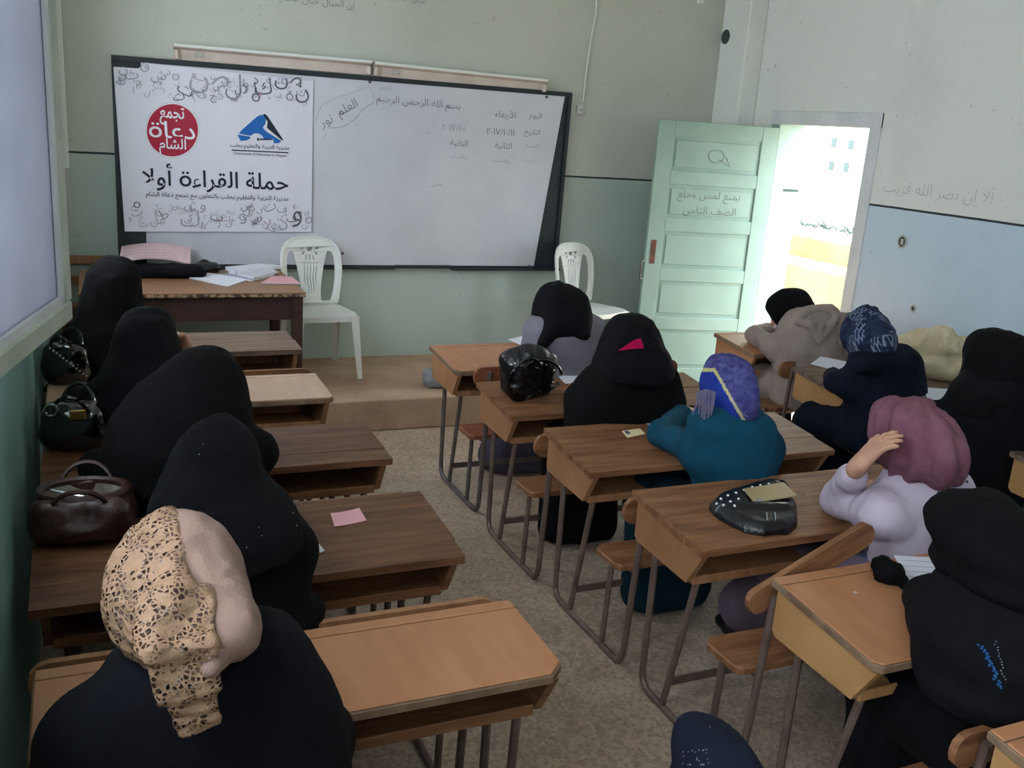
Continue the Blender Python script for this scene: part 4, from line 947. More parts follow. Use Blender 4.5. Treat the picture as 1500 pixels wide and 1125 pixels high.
def pattern_mat(name, c1, c2, c3, kind):
    m = bpy.data.materials.new(name); m.use_nodes = True; n = m.node_tree.nodes; l = m.node_tree.links; b = n['Principled BSDF']; b.inputs['Roughness'].default_value = .85; b.inputs['Specular IOR Level'].default_value = .15
    tc = n.new('ShaderNodeTexCoord'); no = n.new('ShaderNodeTexNoise'); no.inputs['Detail'].default_value = 5; no.inputs['Scale'].default_value = 22 if kind == 'blue' else 16; no.inputs['Distortion'].default_value = 1.5; l.new(tc.outputs['Object'], no.inputs[0])
    cr = n.new('ShaderNodeValToRGB'); e = cr.color_ramp.elements; e[0].position = .35; e[0].color = lin(c1); e[1].position = .62; e[1].color = lin(c2); e2 = e.new(.78); e2.color = lin(c3); l.new(no.outputs[0], cr.inputs[0])
    if kind == 'greek':   # pale line pattern woven into dark cloth
        br = n.new('ShaderNodeTexBrick'); br.inputs['Scale'].default_value = 17; br.inputs['Mortar Size'].default_value = .035; br.inputs['Color1'].default_value = (0, 0, 0, 1); br.inputs['Color2'].default_value = (0, 0, 0, 1); br.inputs['Mortar'].default_value = (1, 1, 1, 1)
        mp = n.new('ShaderNodeMapping'); mp.inputs['Rotation'].default_value = (.5, .35, .4); l.new(tc.outputs['Object'], mp.inputs[0]); l.new(mp.outputs[0], br.inputs[0])
        n2 = n.new('ShaderNodeTexNoise'); n2.inputs['Scale'].default_value = 9; l.new(tc.outputs['Object'], n2.inputs[0]); g = n.new('ShaderNodeMath'); g.operation = 'GREATER_THAN'; g.inputs[1].default_value = .52; l.new(n2.outputs[0], g.inputs[0])
        mu = n.new('ShaderNodeMath'); mu.operation = 'MULTIPLY'; l.new(g.outputs[0], mu.inputs[0]); l.new(br.outputs['Color'], mu.inputs[1]); mu2 = n.new('ShaderNodeMath'); mu2.operation = 'MULTIPLY'; mu2.inputs[1].default_value = .55; l.new(mu.outputs[0], mu2.inputs[0])
        mx = n.new('ShaderNodeMix'); mx.data_type = 'RGBA'; l.new(mu2.outputs[0], mx.inputs[0]); l.new(cr.outputs[0], mx.inputs[6]); mx.inputs[7].default_value = lin('#9aa6bd'); l.new(mx.outputs[2], b.inputs['Base Color'])
    else: l.new(cr.outputs[0], b.inputs['Base Color'])
    MATS[name] = m
pattern_mat('scarf_blue', '#35366f', '#56568c', '#8583a8', 'blue'); pattern_mat('scarf_denim', '#1b2338', '#2c3852', '#56658a', 'greek')
fabric('scarf_royal', '#22348f', '#2c449f'); fabric('scarf_trim', '#c8c07a', '#b8b3a4')
def lace_mat():
    m = bpy.data.materials.new('lace'); m.use_nodes = True; n = m.node_tree.nodes; l = m.node_tree.links; b = n['Principled BSDF']; b.inputs['Roughness'].default_value = .7
    b.inputs['Base Color'].default_value = lin('#8f7156')
    tc = n.new('ShaderNodeTexCoord'); v = n.new('ShaderNodeTexVoronoi'); v.feature = 'DISTANCE_TO_EDGE'; v.inputs['Scale'].default_value = 120; l.new(tc.outputs['Object'], v.inputs[0])
    big = n.new('ShaderNodeTexVoronoi'); big.feature = 'DISTANCE_TO_EDGE'; big.inputs['Scale'].default_value = 26; l.new(tc.outputs['Object'], big.inputs[0])
    # holes: centre of small cells, only outside the solid petals (centres of the large cells)
    h1 = n.new('ShaderNodeMath'); h1.operation = 'GREATER_THAN'; h1.inputs[1].default_value = .14; l.new(v.outputs[0], h1.inputs[0])
    h2 = n.new('ShaderNodeMath'); h2.operation = 'LESS_THAN'; h2.inputs[1].default_value = .17; l.new(big.outputs[0], h2.inputs[0])
    hh = n.new('ShaderNodeMath'); hh.operation = 'MULTIPLY'; l.new(h1.outputs[0], hh.inputs[0]); l.new(h2.outputs[0], hh.inputs[1])
    tr = n.new('ShaderNodeBsdfTransparent'); ms = n.new('ShaderNodeMixShader'); out = [x for x in n if x.type == 'OUTPUT_MATERIAL'][0]
    l.new(hh.outputs[0], ms.inputs[0]); l.new(b.outputs[0], ms.inputs[1]); l.new(tr.outputs[0], ms.inputs[2]); l.new(ms.outputs[0], out.inputs[0])
    w = n.new('ShaderNodeTexWave'); w.wave_type = 'RINGS'; w.inputs['Scale'].default_value = 14; w.inputs['Distortion'].default_value = 6; l.new(tc.outputs['Object'], w.inputs[0])
    ad = n.new('ShaderNodeMath'); ad.operation = 'ADD'; l.new(w.outputs[0], ad.inputs[0]); l.new(v.outputs[0], ad.inputs[1])
    bp = n.new('ShaderNodeBump'); bp.inputs['Strength'].default_value = .6; bp.inputs['Distance'].default_value = .003; l.new(ad.outputs[0], bp.inputs['Height']); l.new(bp.outputs[0], b.inputs['Normal'])
    MATS['lace'] = m
lace_mat()
mat('sequin', '#c9d2e6', .15, metal=.9); mat('sequin_blue', '#4d8fd0', .2, metal=.8); mat('pearl', '#e9e9ee', .2)

# ------------------------------------------------------------------ people
def rotm(yaw, pitch, roll=0):
    """columns: right, forward, up; yaw>0 turns to +x, pitch>0 looks down"""
    f = np.array([math.sin(yaw)*math.cos(pitch), math.cos(yaw)*math.cos(pitch), -math.sin(pitch)]); r = np.array([math.cos(yaw), -math.sin(yaw), 0]); u = np.cross(r, f)
    c, s = math.cos(roll), math.sin(roll); return np.stack([c*r+s*u, f, c*u-s*r], 1)
class P_: pass
def lerp(a, b, t): return np.array(a)*(1-t)+np.array(b)*t
def add_hand(S, w, d, nrm, side, curl=.5, spread=.12):
    """hand from wrist w, pointing d, palm facing nrm; side +1: thumb towards cross(d, nrm)"""
    d = np.array(d, float); d /= np.linalg.norm(d); nrm = np.array(nrm, float); nrm -= d*(d@nrm); nrm /= np.linalg.norm(nrm); t = np.cross(d, nrm)*side
    w = np.array(w, float); S.box(w+d*.045, (.040, .046, .0125), .012, .012, rot=np.stack([t, d, nrm], 1)); S.cone(w-d*.02, w+d*.02, .025, .026, .02)
    S.cone(w+d*.012+t*.022, w+d*.045+t*.036, .017, .014, .012)
    for k, (o, L) in enumerate(((.030, .070), (.010, .078), (-.011, .072), (-.031, .058))):
        p = w+d*.088+t*o; a = 0; dr = d*math.cos(spread*(1.5-k)*.5)+t*math.sin(spread*(1.5-k)*.5)
        for seg, r0, r1 in ((.45, .0098, .009), (.32, .009, .0082), (.23, .0082, .007)):
            a += curl*(.7 if seg > .4 else 1); q = p+(dr*math.cos(a)+nrm*math.sin(a))*L*seg; S.cone(p, q, r0, r1, .006); p = q
    p = w+d*.045+t*.036; q = p+(d*.75+t*.6+nrm*.25*curl)*.032; S.cone(p, q, .0125, .0105, .008); q2 = q+(d*.95+t*.15+nrm*.45*curl)*.026; S.cone(q, q2, .0105, .0085, .006)
def person(label, head, hips, yaw=0, hyaw=None, hpitch=.45, hroll=0, sh_yaw=None, el=None, wr=None, hd=None, knees=None, ankles=None, fine=False, shw=.142, curl=.5, hunch=.0):
    p = P_(); p.head = np.array(head, float); _c = math.hypot(p.head[0], p.head[1])/np.linalg.norm(p.head-CAM); p.head[2] -= .10*(1/_c-1); p.hips = np.array([hips[0], hips[1], .555]); p.yaw = yaw
    R = rotm(yaw, 0); rt, fw = R[:, 0], R[:, 1]; up = np.array([0, 0, 1.]); p.rt, p.fw = rt, fw
    HR = rotm(yaw if hyaw is None else hyaw, hpitch, hroll); p.HR = HR
    p.neck0 = p.head-HR[:, 2]*.085-HR[:, 1]*.025; p.neck1 = p.neck0*.35+.65*(p.head+np.array([0, 0, -.20])-fw*.075); p.neck1[2] = min(p.neck1[2], p.head[2]-.165)
    p.chest = lerp(p.hips, p.neck1, .66)+fw*(.015-hunch*.5); p.belly = lerp(p.hips, p.neck1, .30)+fw*.01
    srt = rotm(sh_yaw if sh_yaw is not None else yaw, 0)[:, 0]; p.shL = p.neck1-srt*shw+up*-.045; p.shR = p.neck1+srt*shw+up*-.045
    p.elL, p.elR = [np.array(q, float) for q in el]; p.wrL, p.wrR = [np.array(q, float) for q in wr]
    kn = knees or [p.hips-rt*.10+fw*.37+up*-.07, p.hips+rt*.10+fw*.37+up*-.07]; an = ankles or [p.hips-rt*.09+fw*.33+up*-.475, p.hips+rt*.09+fw*.33+up*-.475]
    p.kn = [np.array(q, float) for q in kn]; p.an = [np.array(q, float) for q in an]
    pts = np.array([p.head, p.hips, p.shL, p.shR, p.elL, p.elR, p.wrL, p.wrR]+p.kn+p.an); p.lo = pts.min(0)-.30; p.hi = pts.max(0)+.30; p.lo[2] = -.02
    S = SDF(p.lo+.12, p.hi-.08, .0062 if fine else .0095)
    S.ell(p.hips, (.15, .105, .10), .05, rot=R); S.cone(p.hips+up*.03, p.belly, .095, .085, .05); S.cone(p.belly, p.chest, .085, .09, .05); S.ell(p.chest, (.14, .085, .14), .05, rot=R)
    S.cone(p.shL, p.shR, .052, .052, .05); S.cone(p.chest, p.neck1, .09, .055, .05); S.cone(p.neck1, p.neck0, .055, .050, .04)
    H = p.head; hp = lambda x, y, z: H+HR@np.array([x, y, z])
    S.ell(hp(0, -.008, .022), (.074, .092, .088), .03, rot=HR); S.ell(hp(0, .018, -.045), (.056, .066, .068), .04, rot=HR); S.ell(hp(0, .058, -.095), (.024, .02, .016), .03, rot=HR)
    S.cone(hp(0, .086, .008), hp(0, .104, -.030), .009, .014, .012); S.cone(hp(-.022, .078, -.068), hp(.022, .078, -.068), .0075, .0075, .01); S.cone(hp(-.04, .080, .022), hp(.04, .080, .022), .009, .009, .015)
    for s in (-1, 1):
        S.ell(hp(s*.031, .088, .002), (.017, .012, .011), .012, 'sub', HR); S.ell(hp(s*.031, .078, .002), (.0125, .0125, .0105), .004, rot=HR); S.ell(hp(s*.076, -.006, -.010), (.010, .019, .031), .008, rot=HR)
    for sh, e, w in ((p.shL, p.elL, p.wrL), (p.shR, p.elR, p.wrR)): S.cone(sh, e, .050, .038, .035); S.cone(e, w, .038, .026, .02)
    dl = hd or [None, None]
    for side, e, w, h in ((-1, p.elL, p.wrL, dl[0]), (1, p.elR, p.wrR, dl[1])):
        d, nm = h if h else ((w-e)/np.linalg.norm(w-e), (0, 0, -1)); tsd = np.cross(d, nm); sgn = 1 if (tsd@rt)*(-side) > 0 else -1
        add_hand(S, w, d, nm, sgn, curl)
    for k, a, s in zip(p.kn, p.an, (-1, 1)):
        S.cone(p.hips+rt*s*.085, k, .085, .058, .05); S.cone(k, a, .055, .036, .03); S.cone(a+up*-.025-fw*.03, a+fw*.13+up*-.045, .034, .024, .03)
    S.floor(.008)
    eye = [hp(s*.031, .086, .002) for s in (-1, 1)]
    def mf(C):
        m = np.zeros(len(C))
        for e in eye: m[((C-e)**2).sum(1) < .0085**2] = 1
        return m
    o = soft('person', S, ['skin', 'ink'], None, (), 1, mf)
    loc = np.array([p.hips[0], p.hips[1], 0]); n = len(o.data.vertices); co = np.empty(n*3, np.float32); o.data.vertices.foreach_get('co', co); co = co.reshape(n, 3)-loc; o.data.vertices.foreach_set('co', co.astype(np.float32).ravel()); o.location = loc
    tag(o, label, 'person', 'people sitting at the desks'); p.o = o; p.hp = hp; return p
def prow(rows, Y0, Y1, asp=1.0, ry=None, hips=None):
    """silhouette rows (py, px_left, px_right[, ry]) seen at distance Y0 (top) .. Y1 (bottom) -> ellipses"""
    out = []; n = len(rows); ya, yb = rows[0][0], rows[-1][0]
    for r in rows:
        t = (r[0]-ya)/max(1e-6, yb-ya); Y = Y0+(Y1-Y0)*min(1, t*1.3); a, b = atY(r[1], r[0], Y), atY(r[2], r[0], Y); w = (b[0]-a[0])/2
        cx = (a[0]+b[0])/2; d_ = min(w*asp, .19) if len(r) < 4 else r[3]
        # an ellipse seen from an angle shows wider than rx: correct for the viewing direction
        v = np.array([cx, Y])/math.hypot(cx, Y); rx = math.sqrt(max(1e-6, (w*v[1])**2-(d_*v[0])**2))/v[1] if (w*v[1]) > d_*abs(v[0])*1.05 else w*.6
        out.append(((a[2]+b[2])/2, cx, Y, rx, d_))
    return out
def coat(p, m, name='coat', rows=None, Y=None, sleeve=.012, cuff=.03, hem=.09, fold=((.010, (9, 9, 4), 3),), h=.0105, asp=.62, only_top=False, extra=None, sl_r=(.047, .043, .036), k=.035):
    S = SDF(p.lo-.02, p.hi, h); R = rotm(p.yaw, 0)
    L = prow(rows, *Y, asp); S.loft(L, k, 2.3); zb, cx, cy, rx, ry = min(L)
    S.loft([(max(zb, .60)+.03, cx, cy, rx, ry), (.60, lerp([cx], [p.hips[0]], .6)[0], cy, max(.16, min(rx, .19)), .14), (.47, p.hips[0], p.hips[1], .18, .145), (.445, p.hips[0], p.hips[1], .175, .14)], .05, 2.3)
    S.cone(p.hips+UP*.03, p.belly, .112, .105, .03); S.cone(p.belly, p.chest, .105, .11, .03); S.ell(p.chest, (.150, .100, .150), .03, rot=R); S.cone(p.shL, p.shR, .060, .060, .03)
    for sh, e, w in ((p.shL, p.elL, p.wrL), (p.shR, p.elR, p.wrR)):
        d = (w-e)/np.linalg.norm(w-e); S.cone(sh, e, sl_r[0]+sleeve, sl_r[1]+sleeve*.6, .065); S.cone(e, w-d*cuff, sl_r[1]+sleeve*.6, sl_r[2]+sleeve*.5, .015)
    if not only_top: legs(S, p, hem)
    if extra: extra(S)
    S.floor(.012)
    return soft(name, S, m, p.o, fold, 2)
def legs(S, p, hem=.09, infl=.04):
    up = np.array([0, 0, 1.])
    for k, a, s in zip(p.kn, p.an, (-1, 1)):
        S.cone(p.hips+p.rt*s*.07, k, .105, .060+infl, .05); q = np.array([a[0], a[1], hem]); S.cone(k, q, .055+infl, .075+infl, .05)
    S.cone(lerp(p.kn[0], p.kn[1], .5), np.array([*(lerp(p.an[0], p.an[1], .5)[:2]), hem]), .08, .11, .06)
def skirt(p, m, name='skirt', hem=.09, fold=((.010, (9, 9, 2.5), 21),), h=.012):
    S = SDF(p.lo+.02, p.hi-.05, h); R = rotm(p.yaw, 0); S.ell(p.hips-np.array([0, 0, .01]), (.17, .14, .11), .06, rot=R); legs(S, p, hem); S.floor(.012); return soft(name, S, m, p.o, fold, 2)
def trousers(p, m):
    S = SDF(p.lo+.02, p.hi-.05, .0095)
    for k, a, s in zip(p.kn, p.an, (-1, 1)): S.cone(p.hips+p.rt*s*.075+p.fw*.06, k, .092, .070, .03); S.cone(k, a+UP*.01, .068, .052, .02)
    S.floor(.02); return soft('trousers', S, m, p.o, ((.004, (14, 14, 10), 3),), 2)
def shoes(p, m, sole=None):
    for a in p.an:
        S = SDF(a-np.array([.13, .13, .12]), a+np.array([.13, .26, .10]), .006); up = np.array([0, 0, 1.]); d = p.fw
        S.cone(a-d*.035+up*-.035, a+d*.06+up*-.045, .042, .040, .03); S.cone(a+d*.06+up*-.045, a+d*.145+up*-.052, .040, .028, .03); S.cone(a+up*.0, a+up*-.04, .042, .045, .02); S.floor(a[2]-.073)
        o = soft('shoe', S, m, p.o, (), 2)
def dome(L):
    """rows were read as if seen level; the camera looks down on the crown"""
    zt = max(L)[0]; zc = zt-.115; q = max(L); c = math.hypot(q[1], q[2])/math.hypot(math.hypot(q[1], q[2]), CAM[2]-zc); return [((zc+(z-zc)*c if z > zc else z-(1-c)*.0), x, y, a, b) for z, x, y, a, b in L]
def headscarf(p, m, name='headscarf', rows=None, Y=None, asp=1.0, fold=((.006, (16, 16, 7), 8),), open_face=True, h=.0072, extra=None, matfun=None, k=.02, low=.3):
    """cloth over head, neck and shoulders following silhouette rows"""
    L = prow(rows, *Y, asp); A = np.array(L); lo = np.array([(A[:, 1]-A[:, 3]).min(), (A[:, 2]-A[:, 4]).min()-.05, A[:, 0].min()])-np.array([.12, .12, low]); hi = np.array([(A[:, 1]+A[:, 3]).max(), (A[:, 2]+A[:, 4]).max()+.02, A[:, 0].max()])+.1
    L = dome(L)
    S = SDF(lo, hi, h); S.loft(L, k); HR = p.HR; hp = p.hp
    S.ell(hp(0, -.005, .012), (.086, .104, .108), .03, rot=HR); S.cone(hp(0, 0, -.08), p.neck1+UP*.0, .075, .085, .03)
    if extra: extra(S)
    if open_face: S.ell(hp(0, .130, -.005), (.056, .06, .085), .015, 'sub', HR)
    return soft(name, S, m, p.o, fold, 2, matfun)
UP = np.array([0, 0, 1.])
def arms(h, zd=.72, l=None, r=None, wl=None, wr_=None):
    x, y = h
    el = [l if l is not None else (x-.215, y+.15, zd+.055), r if r is not None else (x+.215, y+.15, zd+.055)]
    wr = [wl if wl is not None else (x-.07, y+.32, zd+.045), wr_ if wr_ is not None else (x+.07, y+.32, zd+.045)]
    return dict(el=el, wr=wr)
F9 = ((.010, (8, 8, 3), 5), (.004, (22, 22, 8), 6))
VF = lambda s: ((.008, (10, 10, 3), s), (.003, (26, 26, 9), s+1))
fabric('fringe', '#77708c')
# --- left column ------------------------------------------------------------
h = (.10, 4.63)
p = person('person in plain black veil at the desk directly before the teacher table', atY(165, 425, 4.76), h, **arms(h, .74))
coat(p, 'black_cloth', 'abaya', [(480, 110, 215), (510, 92, 228), (560, 78, 235), (620, 72, 238)], (4.68, 4.63), fold=F9); shoes(p, 'shoe_black')
headscarf(p, 'black_cloth', 'veil', [(374, 160, 178), (379, 146, 190), (388, 136, 199), (402, 127, 205), (430, 119, 208), (460, 113, 209), (485, 102, 213), (520, 88, 225), (560, 76, 232)], (4.76, 4.64), fold=VF(31))
h = (.16, 3.73)
p = person('person in black veil resting the chin on a raised bare hand', atY(216, 502, 3.86), h, hyaw=.25, hpitch=.35, **arms(h, .74, r=(.38, 3.90, .80), wr_=atY(277, 522, 4.02)), hd=[None, ((-.3, -.1, .75), (-.5, -.5, 0))], fine=True, curl=.7)
coat(p, 'black_cloth', 'abaya', [(530, 160, 272), (560, 135, 292), (610, 118, 302), (680, 110, 312)], (3.77, 3.73), fold=F9); shoes(p, 'shoe_black')
headscarf(p, 'black_cloth_b', 'veil', [(449, 205, 226), (453, 193, 238), (463, 180, 248), (480, 170, 256), (500, 165, 262), (520, 160, 268), (545, 146, 282), (580, 130, 296), (620, 122, 300)], (3.86, 3.74), fold=VF(32))
h = (.22, 2.97)
p = person('person in black veil leaning over the bare dark plank desk', atY(302, 563, 3.09), h, yaw=.12, hpitch=.65, hunch=.03, **arms(h, .74, r=(.33, 3.12, .80), wr_=(.27, 3.29, .785)))
coat(p, 'black_cloth', 'abaya', [(590, 180, 366), (640, 152, 370), (690, 146, 378), (760, 142, 384)], (3.0, 2.97), fold=F9); shoes(p, 'shoe_black')
headscarf(p, 'black_cloth', 'veil', [(508, 290, 312), (511, 276, 325), (518, 260, 337), (530, 243, 347), (550, 216, 357), (580, 182, 365), (610, 160, 368), (640, 150, 370), (700, 146, 378)], (3.08, 2.97), asp=.8, fold=VF(33))
h = (.28, 2.19)
p = person('person in black sequinned veil beside the pink paper slip', atY(324, 678, 2.31), h, hpitch=.55, **arms(h, .72, r=tuple(DESKS['l4'].plane(398, 800)+UP*.055), wr_=tuple(DESKS['l4'].plane(395, 765)+UP*.045)))
coat(p, 'black_cloth', 'abaya', [(745, 218, 428), (780, 212, 438), (840, 210, 447), (920, 214, 458)], (2.22, 2.19), fold=F9); shoes(p, 'shoe_black'); P4 = p
headscarf(p, 'black_cloth_b', 'veil', [(616, 308, 332), (620, 292, 346), (628, 278, 358), (642, 264, 369), (662, 253, 377), (690, 242, 384), (715, 229, 402), (738, 216, 426), (765, 211, 437), (800, 210, 441)], (2.31, 2.20), fold=VF(34))
h = (.135, 1.42)
p = person('person in a cream lace headscarf and dark navy top', atY(262, 850, 1.50), h, hpitch=.42, hyaw=.05, **arms(h, .74, l=(-.09, 1.54, .80), r=(.375, 1.54, .80), wl=(.03, 1.72, .785), wr_=(.24, 1.72, .785)), shw=.145)
coat(p, 'navy_dark', 'coat', [(908, 300, 385), (914, 240, 412), (925, 195, 428), (945, 163, 445), (970, 142, 461), (1000, 127, 475), (1050, 108, 490), (1125, 88, 505), (1250, 80, 520)], (1.44, 1.40), fold=((.006, (9, 9, 4), 3), (.0025, (26, 26, 12), 9)))
RW5 = [(756, 245, 282), (760, 226, 296), (768, 209, 310), (782, 194, 325), (802, 181, 339), (830, 169, 350), (860, 163, 357), (890, 163, 361), (912, 170, 361), (930, 182, 350), (955, 200, 335)]
tail = [atY(255, 880, 1.355), atY(265, 950, 1.272), atY(276, 1010, 1.262), atY(292, 1062, 1.258)]
headscarf(p, 'blush_scarf', 'headscarf', RW5, (1.49, 1.43), fold=((.010, (13, 13, 5), 8), (.005, (30, 30, 8), 3)), extra=lambda S: (S.cone(p.hp(.03, -.08, -.03), atY(335, 925, 1.33), .055, .04, .04), S.cone(atY(335, 925, 1.33), atY(305, 978, 1.27), .038, .018, .03)))
S = SDF(p.head-np.array([.2, .3, .42]), p.head+np.array([.2, .2, .2]), .0052)
L = dome(prow(RW5[:-1], 1.49, 1.43)); S.loft([(z, x, y-.001, a+.0065, b+.0065) for z, x, y, a, b in L], .01); S.ell(p.hp(0, -.005, .012), (.092, .110, .114), .03, rot=p.HR)
S.plane(p.hp(.010, 0, 0), p.HR[:, 0]+.10*p.HR[:, 2]); S.plane(p.hp(0, .03, 0), p.HR[:, 1])
for a, b, w0, w1 in zip(tail, tail[1:], (.060, .048, .042), (.048, .042, .022)):
    ax = (b-a)/np.linalg.norm(b-a); xx = np.cross(np.array([0, 1., 0]), ax); xx /= np.linalg.norm(xx); yy = np.cross(ax, xx)
    S.box((a+b)/2, ((w0+w1)/2, .006, np.linalg.norm(b-a)/2+.012), .006, .012, rot=np.stack([xx, yy, ax], 1))
S.cone(p.hp(-.035, -.10, -.02), tail[0], .035, .030, .04); S.cone(atY(240, 905, 1.33), atY(225, 945, 1.285), .022, .010, .02); S.cone(atY(225, 900, 1.34), atY(206, 945, 1.30), .02, .008, .02)
soft('lace_panel', S, 'lace', p.o, ((.010, (13, 13, 5), 8), (.005, (30, 30, 8), 3), (.002, (70, 70, 70), 4, False)), 1)
P5 = p
def sparkle(parent, pts, m, r, name='sequin'):
    for q in pts: b = MB(); b.sphere(Vector(q)-parent.location, r, 6, 4); b.build(name, m, parent)
h = (.86, .67)
c6 = CAM+ray(1053, 1175)*1.72
p = person('person with dark glittering headscarf bowed over the desk behind the lace-scarfed person', c6, h, hpitch=.9, hyaw=.1, **arms(h, .74, l=(.62, .98, .80), wl=(.80, 1.10, .785), r=(1.02, .98, .80), wr_=(.93, 1.12, .785)))
coat(p, 'navy_dark', 'coat', [(1190, 960, 1150), (1300, 900, 1200), (1500, 850, 1260)], (1.0, .70), fold=F9); shoes(p, 'shoe_black'); P6 = p
headscarf(p, 'navy_cloth', 'headscarf', [(1052, 1038, 1066), (1056, 1020, 1086), (1066, 1000, 1106), (1082, 984, 1121), (1105, 973, 1134), (1130, 968, 1140), (1160, 970, 1138), (1190, 980, 1130)], (c6[1], c6[1]-.05), fold=((.004, (12, 12, 6), 35),))
# --- middle column ------------------------------------------------------------
h = (2.27, 4.21)
p = person('person in grey coat with black headscarf at the desk nearest the platform', atY(820, 458, 4.32), h, hpitch=.6, hroll=-.1, ankles=[(2.13, 4.72, .08), (2.33, 4.70, .08)], **arms(h, .72))
coat(p, 'grey_cloth', 'coat', [(455, 815, 850), (460, 790, 872), (466, 775, 882), (480, 766, 888), (510, 764, 889), (550, 772, 886)], (4.24, 4.2), only_top=True, fold=((.006, (10, 10, 5), 3),)); skirt(p, 'purple_grey', 'skirt', hem=.10); shoes(p, 'shoe_slate')
headscarf(p, 'black_cloth_b', 'headscarf', [(413, 812, 826), (416, 803, 835), (423, 794, 843), (435, 786, 852), (452, 780, 859), (470, 777, 862), (482, 780, 860), (492, 790, 852)], (4.31, 4.22), fold=(pleats(p.hp(0, 0, .12), .010, 8, 36), (.006, (12, 12, 4), 36)), extra=lambda S: (S.cone(p.hp(-.03, -.07, -.01), atY(796, 503, 4.08), .085, .025, .04), S.cone(p.hp(.05, -.08, .0), atY(856, 490, 4.06), .085, .024, .04)))
h = (2.15, 3.45)
p = person('person in wide black cloak with a pink patch showing at the back of the veil', atY(928, 514, 3.56), h, hpitch=.5, **arms(h, .72, l=(1.99, 3.6, .775)))
coat(p, 'black_cloth', 'abaya', [(528, 885, 972), (540, 862, 988), (560, 843, 995), (585, 830, 1000), (620, 827, 1001), (680, 830, 1000)], (3.48, 3.45), hem=.07, asp=.58, fold=((.008, (9, 9, 2.5), 5), (.003, (22, 22, 8), 6))); shoes(p, 'shoe_black')
headscarf(p, 'black_cloth_b', 'veil', [(459, 917, 937), (462, 905, 947), (469, 896, 956), (481, 888, 964), (498, 880, 972), (515, 874, 980), (532, 868, 986), (546, 864, 988), (550, 866, 986)], (3.56, 3.46), asp=.86, fold=VF(37)); R2p = p
h = (2.20, 2.735)
dk = DESKS['d3']
p = person('person in teal coat and blue patterned headscarf writing on the brown desk', atY(1069, 574, 2.81), h, hpitch=.5, hyaw=-.1, fine=True, **arms(h, .72, l=tuple(dk.plane(966, 652)+UP*.05), wl=tuple(dk.plane(1000, 617)+UP*.04), r=(2.42, 2.90, .77), wr_=(2.33, 3.04, .765)), hd=[((.75, .55, -.08), (0, 0, -1)), None])
coat(p, 'teal_cloth', 'coat', [(594, 1050, 1095), (600, 1030, 1112), (606, 1016, 1124), (615, 1008, 1134), (632, 1006, 1138), (660, 1010, 1138), (700, 1018, 1133), (740, 1020, 1130)], (2.74, 2.72), only_top=True, fold=((.008, (8, 8, 5), 3), (.003, (22, 22, 10), 4))); skirt(p, 'teal_dark', 'skirt', hem=.08); shoes(p, 'shoe_black')
def scarf3(C):
    x, y = pix(C); m = np.zeros(len(C)); e = x-(1046+(y-541)*.58); m[(y > 543) & (e < 0)] = 1   # royal blue band edged with a pale trim
    m[(np.abs(e) < 2.6) & (y > 539)] = 2; m[(np.abs(y-542) < 2.6) & (e < 2)] = 2; return m
headscarf(p, ['scarf_blue', 'scarf_royal', 'scarf_trim'], 'headscarf', [(521, 1060, 1080), (524, 1048, 1092), (530, 1040, 1099), (542, 1032, 1107), (560, 1027, 1111), (580, 1026, 1112), (595, 1032, 1109), (606, 1040, 1100)], (2.81, 2.75), asp=1.05, h=.005, fold=(pleats(p.hp(.02, .06, .08), .007, 10, 38), (.007, (14, 14, 6), 38), (.004, (30, 30, 10), 2)), matfun=scarf3)
for k in range(9):
    a = atY(1022+k*3.1, 570+abs(k-4)*.9, 2.715-.004*k); c_ = a+np.array([random.uniform(-.014, .012), random.uniform(-.012, .002), -.085-random.uniform(0, .03)]); b = MB(); b.tube([Vector(a), Vector(lerp(a, c_, .5)+np.array([random.uniform(-.006, .006), -.006, 0])), Vector(c_)], [.0045, .0042, .003], 6); o = b.build('fringe_strand', 'fringe', smooth=True); o.parent = p.o; o.location = -p.o.location
h = (2.40, 2.035); dk = DESKS['d4']
wl = atY(1258, 682, 2.09); hdv = atY(1308, 632, 2.02)-wl
p = person('person in lavender coat and mauve headscarf propping the head on one hand', atY(1340, 645, 2.09), h, hpitch=.3, hyaw=.1, fine=True, curl=.35, knees=[(2.30, 2.42, .47), (2.52, 2.40, .47)], ankles=[(2.33, 2.68, .08), (2.55, 2.36, .08)],
    **arms(h, .72, l=tuple(dk.plane(1222, 752)+UP*.05), wl=tuple(wl), r=(2.62, 2.2, .77), wr_=(2.53, 2.38, .765)), hd=[(hdv, (.75, -.45, -.2)), None])
coat(p, 'lavender_cloth', 'coat', [(678, 1345, 1395), (683, 1325, 1408), (690, 1305, 1416), (702, 1290, 1423), (722, 1282, 1428), (760, 1284, 1426), (810, 1290, 1420)], (2.05, 2.03), only_top=True, cuff=.085, fold=((.009, (10, 10, 6), 3), (.005, (25, 25, 14), 9))); skirt(p, 'mauve_skirt', 'skirt', hem=.17); trousers(p, 'jeans'); shoes(p, 'shoe_black')
headscarf(p, 'mauve_scarf', 'headscarf', [(588, 1320, 1352), (591, 1306, 1365), (598, 1296, 1377), (612, 1288, 1389), (632, 1284, 1398), (655, 1284, 1401), (675, 1290, 1399), (690, 1300, 1392), (697, 1312, 1384)], (2.09, 2.04), asp=1.0, fold=(pleats(p.hp(0, -.02, .12), .0105, 13, 39), (.008, (19, 19, 5), 39), (.004, (34, 34, 9), 2)), extra=lambda S: S.ell(p.hp(.0, -.02, .118), (.05, .04, .02), .03, rot=p.HR))
P4R = p
h = (2.05, 1.36); dk = DESKS['d5']
